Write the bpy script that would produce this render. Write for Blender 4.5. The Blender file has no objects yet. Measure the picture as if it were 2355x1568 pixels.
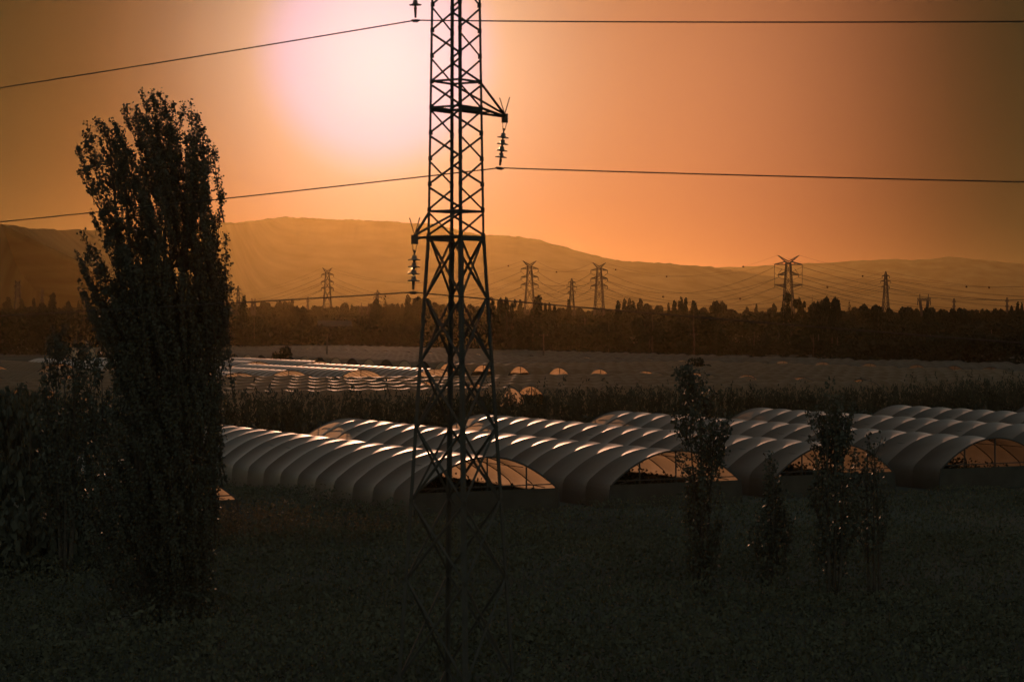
import bpy, math, random
import numpy as np
from mathutils import Vector, Matrix

C = bpy.context.scene.collection
SC = bpy.context.scene
rad = math.radians

# ------------------------------------------------------------------ camera
HC = 9.8                      # eye height above the plain
PW, PH = 2355.0, 1568.0       # measuring grid used while surveying the photograph
LENS = 80.0
F = PW * LENS / 36.0
PITCH = math.atan2(54.0, F)   # horizon lies 54 grid px above the picture centre
cam = bpy.data.cameras.new('camera')
cam.lens = LENS
cam.sensor_width = 36.0
cam.clip_start = 0.5
cam.clip_end = 40000.0
cam.dof.use_dof = True
cam.dof.focus_distance = 260.0
cam.dof.aperture_fstop = 3.2
co = bpy.data.objects.new('camera', cam)
C.objects.link(co)
co.location = (0, 0, HC)
co.rotation_euler = (math.pi / 2 - PITCH, 0, 0)
SC.camera = co


def P(px, py, Y):
    """world point at distance Y (along +Y) that is sighted at grid position px, py"""
    x = (px - PW / 2) / F
    y = (PH / 2 - py) / F
    c, s = math.cos(PITCH), math.sin(PITCH)
    dy, dz = c + y * s, -s + y * c
    return Vector((x / dy * Y, Y, HC + dz / dy * Y))


# ------------------------------------------------------------------ sun, sky, exposure
SUN_AZ, SUN_EL = rad(-3.4), rad(6.6)
SUN_E = 2.2
sun_dir = Vector((math.sin(SUN_AZ) * math.cos(SUN_EL), math.cos(SUN_AZ) * math.cos(SUN_EL), math.sin(SUN_EL)))
sl = bpy.data.lights.new('sun', 'SUN')
sl.energy = SUN_E
sl.angle = rad(0.6)
sl.color = (1.0, 0.48, 0.27)
so = bpy.data.objects.new('sun', sl)
C.objects.link(so)
so.location = (0, 0, 60)
so.rotation_euler = sun_dir.to_track_quat('Z', 'Y').to_euler()

W = bpy.data.worlds.new('World')
SC.world = W
W.use_nodes = True
wn, wl = W.node_tree.nodes, W.node_tree.links
wn.clear()


def wmath(op, a, b=None, c=None):
    n = wn.new('ShaderNodeMath')
    n.operation = op
    for i, v in enumerate((a, b, c)):
        if v is None:
            continue
        if isinstance(v, (int, float)):
            n.inputs[i].default_value = v
        else:
            wl.new(v, n.inputs[i])
    return n.outputs[0]


def wscale(col, fac):
    n = wn.new('ShaderNodeVectorMath')
    n.operation = 'SCALE'
    if isinstance(col, tuple):
        n.inputs[0].default_value = col
    else:
        wl.new(col, n.inputs[0])
    if isinstance(fac, (int, float)):
        n.inputs[3].default_value = fac
    else:
        wl.new(fac, n.inputs[3])
    return n.outputs[0]


def wadd(a, b):
    n = wn.new('ShaderNodeVectorMath')
    n.operation = 'ADD'
    for i, v in enumerate((a, b)):
        if isinstance(v, tuple):
            n.inputs[i].default_value = v
        else:
            wl.new(v, n.inputs[i])
    return n.outputs[0]


tc = wn.new('ShaderNodeTexCoord')
sep = wn.new('ShaderNodeSeparateXYZ')
wl.new(tc.outputs['Generated'], sep.inputs[0])
dx, dy_, dz_ = sep.outputs
az = wmath('MULTIPLY', wmath('ARCTAN2', dx, dy_), 57.29578)
el = wmath('MAXIMUM', wmath('MULTIPLY', wmath('ARCSINE', dz_), 57.29578), 0.0)
dotn = wn.new('ShaderNodeVectorMath')
dotn.operation = 'DOT_PRODUCT'
wl.new(tc.outputs['Generated'], dotn.inputs[0])
dotn.inputs[1].default_value = sun_dir
theta = wmath('MULTIPLY', wmath('ARCCOSINE', wmath('MINIMUM', dotn.outputs['Value'], 0.9999999)), 57.29578)
# broad western glow of dust lit by the low sun, and the aureole round the sun
def wexp(x, k):
    return wmath('POWER', 2.718281828, wmath('MULTIPLY', x, k))


def wsq(x):
    return wmath('MULTIPLY', x, x)


az_band = wexp(wsq(wsq(wmath('SUBTRACT', az, 0.3))), -1.0 / 9.5 ** 4)
band = wmath('MULTIPLY', az_band, wexp(wsq(el), -1.0 / 16.0 ** 2))
side = wmath('ADD', wmath('MULTIPLY', wsq(wmath('SUBTRACT', az, 2.9)), 0.5), wsq(wmath('SUBTRACT', el, 6.2)))
side = wmath('MULTIPLY', az_band, wexp(side, -1.0 / (2 * 4.3 ** 2)))
th2 = wsq(theta)
ramp = wn.new('ShaderNodeMapRange')
ramp.interpolation_type = 'SMOOTHERSTEP'
ramp.inputs['From Min'].default_value = 3.5
ramp.inputs['From Max'].default_value = 1.9
wl.new(theta, ramp.inputs['Value'])
glow = wscale((0.260, 0.016, 0.003), band)
glow = wadd(glow, wscale((0.255, 0.142, 0.068), side))
glow = wadd(glow, wscale((0.60, 0.107, 0.078), wexp(th2, -1.0 / (2 * 2.2 ** 2))))
glow = wadd(glow, wscale((0.161, 0.465, 0.335), wexp(th2, -1.0 / (2 * 2.6 ** 2))))
glow = wadd(glow, wscale((0.0, 0.03, 0.27), ramp.outputs[0]))
sky = wn.new('ShaderNodeTexSky')
sky.sky_type = 'NISHITA'
sky.sun_disc = False
sky.sun_elevation = SUN_EL
sky.sun_rotation = SUN_AZ
sky.dust_density = 3.0
SKY_K = 0.16
farr = wn.new('ShaderNodeMapRange')
farr.interpolation_type = 'SMOOTHSTEP'
farr.inputs['From Min'].default_value = 15.0
farr.inputs['From Max'].default_value = 80.0
wl.new(theta, farr.inputs['Value'])
far_ = farr.outputs[0]
skyc = wscale(wscale(sky.outputs[0], SKY_K), far_)
tn = wn.new('ShaderNodeVectorMath')
tn.operation = 'MULTIPLY'
wl.new(skyc, tn.inputs[0])
tn.inputs[1].default_value = (1.25, 1.0, 0.8)   # dusty air
skyc = tn.outputs[0]
tot = wadd(wadd(glow, skyc), (0.009, 0.017, 0.007))
bg = wn.new('ShaderNodeBackground')
bg.inputs['Strength'].default_value = 1.0
wl.new(tot, bg.inputs['Color'])
wo = wn.new('ShaderNodeOutputWorld')
wl.new(bg.outputs[0], wo.inputs['Surface'])

SC.view_settings.view_transform = 'Standard'
SC.view_settings.look = 'None'
SC.view_settings.exposure = 0.0
SC.view_settings.gamma = 1.0
SC.view_settings.use_curve_mapping = False
SC.render.engine = 'CYCLES'
SC.cycles.use_denoising = True
SC.cycles.use_adaptive_sampling = False
SC.cycles.max_bounces = 6
SC.cycles.diffuse_bounces = 3
SC.cycles.glossy_bounces = 2
SC.cycles.transmission_bounces = 4
SC.cycles.volume_bounces = 0
SC.cycles.sample_clamp_indirect = 4.0
SC.cycles.caustics_reflective = False


# ------------------------------------------------------------------ materials
def mat(name, col, rough=1.0, spec=0.0, metal=0.0, vary=0.0, scale=1.0, col2=None, bump=0.0):
    m = bpy.data.materials.new(name)
    m.use_nodes = True
    nt = m.node_tree
    b = nt.nodes['Principled BSDF']
    b.inputs['Roughness'].default_value = rough
    b.inputs['Specular IOR Level'].default_value = spec
    b.inputs['Metallic'].default_value = metal
    t = nt.nodes.new('ShaderNodeTexCoord')
    nz = nt.nodes.new('ShaderNodeTexNoise')
    nz.inputs['Scale'].default_value = scale
    nz.inputs['Detail'].default_value = 5.0
    nt.links.new(t.outputs['Object'], nz.inputs['Vector'])
    cr = nt.nodes.new('ShaderNodeValToRGB')
    c2 = col2 or tuple(c * (1 + vary) for c in col)
    c1 = tuple(c * (1 - vary) for c in col)
    cr.color_ramp.elements[0].position = 0.3
    cr.color_ramp.elements[1].position = 0.7
    cr.color_ramp.elements[0].color = (*c1, 1)
    cr.color_ramp.elements[1].color = (*c2, 1)
    nt.links.new(nz.outputs['Fac'], cr.inputs['Fac'])
    nt.links.new(cr.outputs['Color'], b.inputs['Base Color'])
    if bump:
        bp = nt.nodes.new('ShaderNodeBump')
        bp.inputs['Strength'].default_value = bump
        bp.inputs['Distance'].default_value = 0.05
        nt.links.new(nz.outputs['Fac'], bp.inputs['Height'])
        nt.links.new(bp.outputs['Normal'], b.inputs['Normal'])
    return m


def film_mat(name, tint, dirt, rough, gloss, k_forward, k_trans, k_diff):
    """thin polythene sheet: forward-scattering, weakly translucent, glossy at grazing angles"""
    m = bpy.data.materials.new(name)
    m.use_nodes = True
    nt = m.node_tree
    nt.nodes.clear()
    L = nt.links.new
    out = nt.nodes.new('ShaderNodeOutputMaterial')
    t = nt.nodes.new('ShaderNodeTexCoord')
    nz = nt.nodes.new('ShaderNodeTexNoise')
    nz.inputs['Scale'].default_value = 0.9
    nz.inputs['Detail'].default_value = 6.0
    L(t.outputs['Object'], nz.inputs['Vector'])
    cr = nt.nodes.new('ShaderNodeValToRGB')
    cr.color_ramp.elements[0].position = 0.3
    cr.color_ramp.elements[1].position = 0.72
    cr.color_ramp.elements[0].color = (*[a * b for a, b in zip(tint, dirt)], 1)
    cr.color_ramp.elements[1].color = (*tint, 1)
    L(nz.outputs['Fac'], cr.inputs['Fac'])
    nz2 = nt.nodes.new('ShaderNodeTexNoise')
    nz2.inputs['Scale'].default_value = 2.2
    nz2.inputs['Detail'].default_value = 3.0
    L(t.outputs['Object'], nz2.inputs['Vector'])
    bp = nt.nodes.new('ShaderNodeBump')
    bp.inputs['Strength'].default_value = 0.12
    bp.inputs['Distance'].default_value = 0.05
    L(nz2.outputs['Fac'], bp.inputs['Height'])
    # light that passes the sheet is scattered in a lobe about its straight path
    fw = nt.nodes.new('ShaderNodeBsdfRefraction')
    fw.inputs['IOR'].default_value = 1.45
    fw.inputs['Roughness'].default_value = 0.62
    geo = nt.nodes.new('ShaderNodeNewGeometry')
    L(geo.outputs['Incoming'], fw.inputs['Normal'])
    tr = nt.nodes.new('ShaderNodeBsdfTranslucent')
    df = nt.nodes.new('ShaderNodeBsdfDiffuse')
    for n in (fw, tr, df):
        L(cr.outputs['Color'], n.inputs['Color'])
    gl = nt.nodes.new('ShaderNodeBsdfGlossy')
    gl.inputs['Roughness'].default_value = rough
    for n in (tr, df, gl):
        L(bp.outputs['Normal'], n.inputs['Normal'])
    s = k_forward + k_trans + k_diff
    blk = nt.nodes.new('ShaderNodeBsdfDiffuse')
    blk.inputs['Color'].default_value = (0.02, 0.018, 0.015, 1)
    m1 = nt.nodes.new('ShaderNodeMixShader')
    m1.inputs[0].default_value = k_trans / (k_trans + k_diff)
    L(df.outputs[0], m1.inputs[1])
    L(tr.outputs[0], m1.inputs[2])
    m2 = nt.nodes.new('ShaderNodeMixShader')
    m2.inputs[0].default_value = k_forward / s
    L(m1.outputs[0], m2.inputs[1])
    L(fw.outputs[0], m2.inputs[2])
    dt = nt.nodes.new('ShaderNodeVectorMath')
    dt.operation = 'DOT_PRODUCT'
    L(geo.outputs['Incoming'], dt.inputs[0])
    L(bp.outputs['Normal'], dt.inputs[1])

    def mt(op, a, b=None):
        n = nt.nodes.new('ShaderNodeMath')
        n.operation = op
        for i, v in enumerate((a, b)):
            if isinstance(v, (int, float)):
                n.inputs[i].default_value = v
            elif v is not None:
                L(v, n.inputs[i])
        return n.outputs[0]
    f5 = mt('POWER', mt('SUBTRACT', 1.0, mt('MINIMUM', mt('ABSOLUTE', dt.outputs['Value']), 1.0)), 5.0)
    fres = mt('MULTIPLY', mt('ADD', 0.012, mt('MULTIPLY', f5, 0.988)), gloss)
    m4 = nt.nodes.new('ShaderNodeMixShader')
    m4.inputs[0].default_value = s
    L(blk.outputs[0], m4.inputs[1])
    L(m2.outputs[0], m4.inputs[2])
    m3 = nt.nodes.new('ShaderNodeMixShader')
    L(fres, m3.inputs[0])
    L(m4.outputs[0], m3.inputs[1])
    L(gl.outputs[0], m3.inputs[2])
    L(m3.outputs[0], out.inputs['Surface'])
    return m


M = dict(
    steel=mat('galvanised_steel', (0.05, 0.047, 0.04), 0.8, 0.1, 0.0, 0.2, 3.0),
    farsteel=mat('far_steel', (0.05, 0.045, 0.04), 0.9, 0.05),
    glass=mat('insulator_glass', (0.10, 0.09, 0.08), 0.15, 0.5),
    cable=mat('aluminium_cable', (0.03, 0.028, 0.026), 0.8, 0.1),
    leaf=mat('poplar_leaf', (0.060, 0.060, 0.044), 0.55, 0.05, 0, 0.25, 0.8),
    farleaf=mat('far_leaf', (0.046, 0.046, 0.033), 1.0, 0.0, 0, 0.35, 0.25),
    herb=mat('undergrowth_leaf', (0.075, 0.073, 0.048), 1.0, 0.0, 0, 0.2, 0.3),
    woodleaf=mat('wood_leaf', (0.022, 0.025, 0.018), 1.0, 0.0, 0, 0.3, 0.25),
    reed=mat('reed_leaf', (0.055, 0.052, 0.036), 1.0, 0.0, 0, 0.3, 0.6),
    weed=mat('weed_leaf', (0.075, 0.07, 0.045), 0.7, 0.1, 0, 0.3, 1.5),
    bark=mat('bark', (0.06, 0.05, 0.04), 1.0, 0.0, 0, 0.3, 6.0, bump=0.5),
    ground=mat('field_soil', (0.074, 0.070, 0.056), 1.0, 0.0, 0, 0.35, 0.05, bump=0.3),
    grass=mat('dry_grass', (0.082, 0.078, 0.060), 1.0, 0.0, 0, 0.3, 0.4),
    hill=mat('wooded_hill', (0.045, 0.05, 0.03), 1.0, 0.0, 0, 0.4, 0.01),
    hoop=mat('hoop_tube', (0.045, 0.042, 0.038), 0.7, 0.15),
    board=mat('end_skirt', (0.05, 0.048, 0.04), 1.0, 0.0, 0, 0.2, 1.0),
    shade=mat('black_shade_cloth', (0.025, 0.024, 0.022), 1.0, 0.0, 0, 0.2, 1.0),
    brown=mat('dusty_end_film', (0.30, 0.22, 0.15), 0.8, 0.1, 0, 0.15, 1.0),
    wood=mat('pole_wood', (0.06, 0.05, 0.04), 1.0, 0.0, 0, 0.3, 4.0),
    wall=mat('shed_wall', (0.04, 0.038, 0.03), 1.0, 0.0, 0, 0.2, 0.5),
    roof=mat('sheet_roof', (0.035, 0.032, 0.03), 0.7, 0.15, 0, 0.2, 0.5),
    ball=mat('marker_ball_paint', (0.05, 0.03, 0.02), 0.8, 0.0),
)
nt = M['weed'].node_tree
trl = nt.nodes.new('ShaderNodeBsdfTranslucent')
trl.inputs['Color'].default_value = (0.07, 0.045, 0.018, 1)
mx = nt.nodes.new('ShaderNodeMixShader')
mx.inputs[0].default_value = 0.3
nt.links.new(nt.nodes['Principled BSDF'].outputs[0], mx.inputs[1])
nt.links.new(trl.outputs[0], mx.inputs[2])
nt.links.new(mx.outputs[0], nt.nodes['Material Output'].inputs['Surface'])
M['film'] = film_mat('polythene_film', (0.88, 0.72, 0.50), (0.75, 0.70, 0.60), 0.50, 0.9, 0.058, 0.012, 0.02)
M['oldfilm'] = film_mat('weathered_polythene_film', (0.62, 0.46, 0.29), (0.72, 0.66, 0.56), 0.44, 0.10, 0.060, 0.012, 0.17)
M['dustyfilm'] = film_mat('dusty_polythene_film', (0.74, 0.66, 0.53), (0.68, 0.62, 0.54), 0.50, 0.05, 0.035, 0.012, 0.11)


# ------------------------------------------------------------------ building helpers
class MB:
    def __init__(s):
        s.v, s.f = [], []

    def add(s, vs, fs):
        o = len(s.v)
        s.v += [tuple(v) for v in vs]
        s.f += [tuple(i + o for i in f) for f in fs]

    def box(s, x0, x1, y0, y1, z0, z1):
        s.add([(x0, y0, z0), (x1, y0, z0), (x1, y1, z0), (x0, y1, z0), (x0, y0, z1), (x1, y0, z1), (x1, y1, z1), (x0, y1, z1)],
              [(0, 3, 2, 1), (4, 5, 6, 7), (0, 1, 5, 4), (1, 2, 6, 5), (2, 3, 7, 6), (3, 0, 4, 7)])

    def beam(s, p, q, w, h=None):
        p, q = Vector(p), Vector(q)
        h = h or w
        d = (q - p).normalized()
        a = d.cross(Vector((0, 0, 1)))
        if a.length < 1e-4:
            a = Vector((1, 0, 0))
        a.normalize()
        b = a.cross(d)
        vs = []
        for c in (p, q):
            for i, j in ((-1, -1), (1, -1), (1, 1), (-1, 1)):
                vs.append(c + a * i * w / 2 + b * j * h / 2)
        s.add(vs, [(0, 1, 2, 3), (7, 6, 5, 4), (0, 4, 5, 1), (1, 5, 6, 2), (2, 6, 7, 3), (3, 7, 4, 0)])

    def angle(s, p, q, w, t, ref):
        """rolled steel angle (L section); ref turns the corner of the L towards a direction"""
        p, q = Vector(p), Vector(q)
        d = (q - p).normalized()
        a = Vector(ref) - d * d.dot(Vector(ref))
        if a.length < 1e-4:
            a = d.orthogonal()
        a.normalize()
        b = d.cross(a)
        e1, e2 = (a + b).normalized(), (a - b).normalized()
        o = (e1 + e2) * w * 0.35
        prof = [(0, 0), (w, 0), (w, t), (t, t), (t, w), (0, w)]
        vs = [c + o - e1 * u - e2 * v for c in (p, q) for u, v in prof]
        fs = [(i, (i + 1) % 6, (i + 1) % 6 + 6, i + 6) for i in range(6)]
        fs += [(5, 4, 3, 2, 1, 0), (6, 7, 8, 9, 10, 11)]
        s.add(vs, fs)

    def tube(s, pts, r, n=6, cap=True):
        pts = [Vector(p) for p in pts]
        rs = r if isinstance(r, (list, tuple)) else [r] * len(pts)
        o = len(s.v)
        up = Vector((0.31, 0.17, 0.93))
        for i, p in enumerate(pts):
            d = (pts[min(i + 1, len(pts) - 1)] - pts[max(i - 1, 0)]).normalized()
            a = d.cross(up)
            if a.length < 1e-3:
                a = d.orthogonal()
            a.normalize()
            b = d.cross(a)
            for k in range(n):
                t = 2 * math.pi * k / n
                s.v.append(tuple(p + (a * math.cos(t) + b * math.sin(t)) * rs[i]))
        for i in range(len(pts) - 1):
            for k in range(n):
                s.f.append((o + i * n + k, o + i * n + (k + 1) % n, o + (i + 1) * n + (k + 1) % n, o + (i + 1) * n + k))
        if cap:
            s.f.append(tuple(o + k for k in range(n))[::-1])
            s.f.append(tuple(o + (len(pts) - 1) * n + k for k in range(n)))

    def lathe(s, prof, n=16, c=(0, 0, 0)):
        o = len(s.v)
        for r, z in prof:
            for k in range(n):
                t = 2 * math.pi * k / n
                s.v.append((c[0] + r * math.cos(t), c[1] + r * math.sin(t), c[2] + z))
        for i in range(len(prof) - 1):
            for k in range(n):
                s.f.append((o + i * n + k, o + i * n + (k + 1) % n, o + (i + 1) * n + (k + 1) % n, o + (i + 1) * n + k))
        s.f.append(tuple(o + k for k in range(n))[::-1])
        s.f.append(tuple(o + (len(prof) - 1) * n + k for k in range(n)))

    def mesh(s, name, m, smooth=False):
        me = bpy.data.meshes.new(name)
        me.from_pydata(s.v, [], s.f)
        me.materials.append(m)
        if smooth:
            me.shade_smooth()
        return me

    def build(s, name, m, parent=None, smooth=False, loc=None):
        return link(name, s.mesh(name, m, smooth), parent, loc)


def link(name, me, parent=None, loc=None, rot=None):
    o = bpy.data.objects.new(name, me)
    C.objects.link(o)
    if parent is not None:
        o.parent = parent
    if loc is not None:
        o.location = loc
    if rot is not None:
        o.rotation_euler = rot
    return o


def tag(o, label, cat, group=None):
    o['label'] = label
    o['category'] = cat
    if group:
        o['group'] = group
    return o


def thing(name, label, cat, loc=(0, 0, 0), rotz=0.0, group=None):
    o = bpy.data.objects.new(name, None)
    C.objects.link(o)
    o.location = loc
    o.rotation_euler = (0, 0, rotz)
    return tag(o, label, cat, group)


def copy_tree(o, parent=None):
    c = o.copy()
    C.objects.link(c)
    c.parent = parent
    for ch in o.children:
        copy_tree(ch, c)
    return c


def leaf_mesh(name, cen, size, m, rng, aspect=0.8, flat=0.0, direction=None):
    """many small pointed leaf faces, one four-cornered blade each"""
    n = len(cen)
    cen = np.asarray(cen, dtype=np.float64)
    size = np.broadcast_to(np.asarray(size, dtype=np.float64), (n,))[:, None]
    a = rng.normal(size=(n, 3))
    if direction is not None:
        a = a * 0.45 + np.asarray(direction)
    a /= np.linalg.norm(a, axis=1, keepdims=True)
    b = rng.normal(size=(n, 3))
    b -= a * np.sum(a * b, axis=1, keepdims=True)
    b /= np.linalg.norm(b, axis=1, keepdims=True)
    co_ = np.empty((n, 4, 3))
    co_[:, 0] = cen - a * size * 0.5
    co_[:, 1] = cen + b * size * 0.5 * aspect - a * size * 0.08
    co_[:, 2] = cen + a * size * 0.5
    co_[:, 3] = cen - b * size * 0.5 * aspect - a * size * 0.08
    return quads(name, co_.reshape(-1, 3), m)


def quads(name, verts, m):
    n = len(verts) // 4
    me = bpy.data.meshes.new(name)
    me.vertices.add(n * 4)
    me.vertices.foreach_set('co', np.asarray(verts, dtype=np.float32).ravel())
    me.loops.add(n * 4)
    me.loops.foreach_set('vertex_index', np.arange(n * 4, dtype=np.int32))
    me.polygons.add(n)
    me.polygons.foreach_set('loop_start', np.arange(0, n * 4, 4, dtype=np.int32))
    me.update(calc_edges=True)
    me.materials.append(m)
    return me


# ------------------------------------------------------------------ ground, hills
mb = MB()
mb.add([(-9000, -150, 0), (9000, -150, 0), (9000, 14500, 0), (-9000, 14500, 0)], [(0, 1, 2, 3)])
g = mb.build('ground', M['ground'])
g['kind'] = 'structure'


def ridge(name, pts, foot, back, rough, seed, step=9.0):
    """a hill range: its crest follows pts (sighting x, sighting y, distance), slopes fall to the plain before and behind it"""
    rng = np.random.default_rng(seed)
    xs = np.array([p[0] for p in pts], float)
    px = np.arange(xs[0], xs[-1] + 1, step)
    py = np.interp(px, xs, [p[1] for p in pts])
    yy = np.interp(px, xs, [p[2] for p in pts])
    # smooth the distance so that spurs turn gently
    k = np.ones(25) / 25
    yy = np.convolve(np.pad(yy, 12, mode='edge'), k, 'valid')
    k = np.ones(7) / 7
    pys = np.convolve(np.pad(py, 3, mode='edge'), k, 'valid')
    nz = np.zeros(len(px))
    for sc, am in ((60, 1.2), (23, 0.8), (9, 0.6), (4, 0.45)):
        q = rng.normal(size=int(len(px) * step / sc) + 4)
        nz += am * np.interp(px, np.linspace(px[0], px[-1], len(q)), q)
    crest = nz * rough
    rows = 26
    V, Fc = [], []
    for i in range(len(px)):
        top = P(px[i], pys[i], yy[i])
        h = max(top.z, 0.5)
        dz = -crest[i] / F * yy[i]
        col = []
        for r in range(rows):
            t = r / (rows - 1)
            wob = 0.0 if r in (0, rows - 1) else 0.004 * math.sin(i * 0.021 * (1 + 0.4 * t) + 5 * t)
            d = -foot * (1 - t)
            z = h * (t ** 1.25 + wob * (1 - t)) + dz * t ** 10
            col.append((top.x * (1 + d / yy[i] * 0.6), yy[i] + d, z if r else -0.5))
        col.append((top.x, yy[i] + back, -0.5))
        V += col
    n = rows + 1
    for i in range(len(px) - 1):
        for r in range(n - 1):
            Fc.append((i * n + r, (i + 1) * n + r, (i + 1) * n + r + 1, i * n + r + 1))
    b = MB()
    b.add(V, Fc)
    o = b.build(name, M['hill'], smooth=True)
    o['kind'] = 'structure'
    return o


ridge('hill', [(-420, 470, 1705), (-200, 490, 1705), (0, 516, 1782), (60, 525, 2015), (175, 528, 2945), (350, 522, 4650), (535, 512, 6355),
               (600, 507, 7130), (650, 499, 7285), (750, 504, 7285), (900, 508, 7285), (1000, 517, 7285), (1050, 528, 7285), (1110, 541, 7285), (1175, 541, 7285),
               (1250, 556, 7285), (1340, 578, 7285), (1400, 597, 7285), (1450, 600, 7285), (1550, 606, 7285), (1640, 615, 7440), (1700, 624, 7595),
               (1800, 640, 7750), (1900, 664, 7750), (2000, 692, 7750), (2090, 728, 7750)], 1300, 1300, 1.0, 4, 5.0)
ridge('far_hill', [(1560, 655, 9145), (1700, 645, 9145), (1847, 638, 9145), (1958, 635, 9145), (2069, 655, 9145), (2140, 672, 9145), (2250, 690, 9145), (2380, 705, 9145), (2600, 727, 9145)], 1300, 1000, 0.5, 8)
ridge('mountain_range', [(1480, 640, 11780), (1640, 615, 11780), (1750, 612, 11780), (1850, 606, 11780), (1950, 603, 11780), (2000, 597, 11780), (2050, 594, 11780), (2100, 598, 11780),
                         (2150, 594, 11780), (2195, 590, 11780), (2240, 597, 11780), (2270, 596, 11780), (2300, 602, 11780), (2355, 606, 11780), (2500, 610, 11780), (2800, 620, 11780)], 1300, 900, 0.8, 11)

# ------------------------------------------------------------------ polytunnels
TH = math.atan2(2750.0, 0) if False else rad(27.7)
U = Vector((math.cos(TH), math.sin(TH), 0))      # across the near tunnels (to the right and away)
Vv = Vector((-math.sin(TH), math.cos(TH), 0))    # along the near tunnels (to the left and away)
RIDGE = 2.9
PROF = [(-4.05, 0.0), (-4.04, 0.5), (-4.0, 0.95), (-3.93, 1.17)]
PROF += [(x, 2.9 - 1.6 * (abs(x) / 3.85) ** 2) for x in (-3.8, -3.5, -3.1, -2.7, -2.3, -1.9, -1.5, -1.1, -0.7, -0.35, 0, 0.35, 0.7, 1.1, 1.5, 1.9, 2.3, 2.7, 3.1, 3.5, 3.8)]
PROF += [(3.93, 1.17), (4.0, 0.95), (4.04, 0.5), (4.05, 0.0)]


def prof_normals(pf):
    out = []
    for i in range(len(pf)):
        a, b = pf[max(i - 1, 0)], pf[min(i + 1, len(pf) - 1)]
        d = Vector((b[0] - a[0], b[1] - a[1])).normalized()
        out.append((-d.y, d.x))
    return out


def bay_mesh(name, m, pf, L, sag, ns, seed, nb=1):
    """film stretched over hoops: crests at the hoops, hollow between them"""
    rng = random.Random(seed)
    nrm = prof_normals(pf)
    V, Fc = [], []
    cols = []
    for bi in range(nb):
        sk = rng.uniform(-0.12, 0.12)
        sg = sag * rng.uniform(0.8, 1.2)
        ph = rng.uniform(0, 6.28)
        for s in range(ns + (1 if bi == nb - 1 else 0)):
            t = s / ns
            col = []
            for j, ((x, z), (nx, nzv)) in enumerate(zip(pf, nrm)):
                a = min(1.0, max(0.0, z / 1.2))
                tt = min(1, max(0, t + sk * t * (1 - t) * math.sin(x * 0.8 + ph)))
                d = sg * a * 4 * tt * (1 - tt) * (1 + 0.18 * math.sin(x * 1.7 + ph))
                col.append((x - nx * d, (bi + t) * L, z - nzv * d))
            cols.append(col)
    n = len(pf)
    for c in cols:
        V += c
    for i in range(len(cols) - 1):
        for j in range(n - 1):
            Fc.append((i * n + j, i * n + j + 1, (i + 1) * n + j + 1, (i + 1) * n + j))
    b = MB()
    b.add(V, Fc)
    me = b.mesh(name, m, smooth=True)
    if nb > 1:   # sharp crest over every hoop
        sharp = set(range(0, len(cols), ns))
        at = me.attributes.new('sharp_edge', 'BOOLEAN', 'EDGE')
        for e in me.edges:
            a, c = e.vertices
            if a // n == c // n and (a // n) in sharp:
                at.data[e.index].value = True
    return me


def hoop_mesh(name, pf, r, inset=0.035):
    nrm = prof_normals(pf)
    b = MB()
    b.tube([(x - a * inset, 0, z - c * inset) for (x, z), (a, c) in zip(pf, nrm)], r, 5)
    return b.mesh(name, M['hoop'], True)


BAY = 2.5
NEAR_BAYS = [bay_mesh('film_panel', M['film'], PROF, BAY, 0.10, 8, s) for s in (1, 2, 3, 4)]
NEAR_HOOP = hoop_mesh('hoop', PROF, 0.028)
END_HOOP = hoop_mesh('end_hoop', PROF, 0.05, 0.02)


def zprof(x):
    return 2.9 - 1.6 * (abs(x) / 3.85) ** 2


b_ = MB(); b_.box(-3.98, 3.98, -0.03, 0.03, 0, 1.22)
SKIRT = b_.mesh('end_skirt', M['board'])
b_ = MB(); b_.beam((-3.6, 0, 1.42), (3.6, 0, 1.42), 0.05)
TIE = b_.mesh('tie_bar', M['hoop'])
POSTS = []
for x in (-2.2, 0.0, 2.2):
    b_ = MB(); b_.beam((x, 0.07, 0), (x, 0.07, zprof(x) - 0.04), 0.06)
    POSTS.append(b_.mesh('end_post', M['hoop']))
b_ = MB(); b_.beam((-2.2, 0.14, 1.5), (-3.3, 0.14, 1.25), 0.04); b_.beam((2.2, 0.14, 1.5), (3.3, 0.14, 1.25), 0.04)
BRACE = b_.mesh('end_brace', M['hoop'])
PURL = []
for x in (-2.0, 0.0, 2.0):
    b_ = MB(); b_.tube([(x, 0.05, zprof(x) - 0.15), (x, 17 * BAY - 0.05, zprof(x) - 0.15)], 0.02, 5)
    PURL.append(b_.mesh('purlin', M['hoop']))

crop_c, crop_s = [], []
rngc = np.random.default_rng(5)


def crops(org, rot, L, n, y0=0.6, hmax=1.25, size=0.42):
    """rows of staked plants inside a tunnel; tall far ones are added to block light"""
    c, s = math.cos(rot), math.sin(rot)
    x = rngc.choice([-2.9, -1.5, 0, 1.5, 2.9], n) + rngc.normal(0, 0.22, n)
    y = rngc.uniform(y0, L - 0.6, n)
    z = np.abs(rngc.beta(1.6, 1.4, n)) * hmax
    crop_c.append(np.stack([org[0] + c * x - s * y, org[1] + s * x + c * y, z], 1))
    crop_s.append(np.full(n, size))


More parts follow.
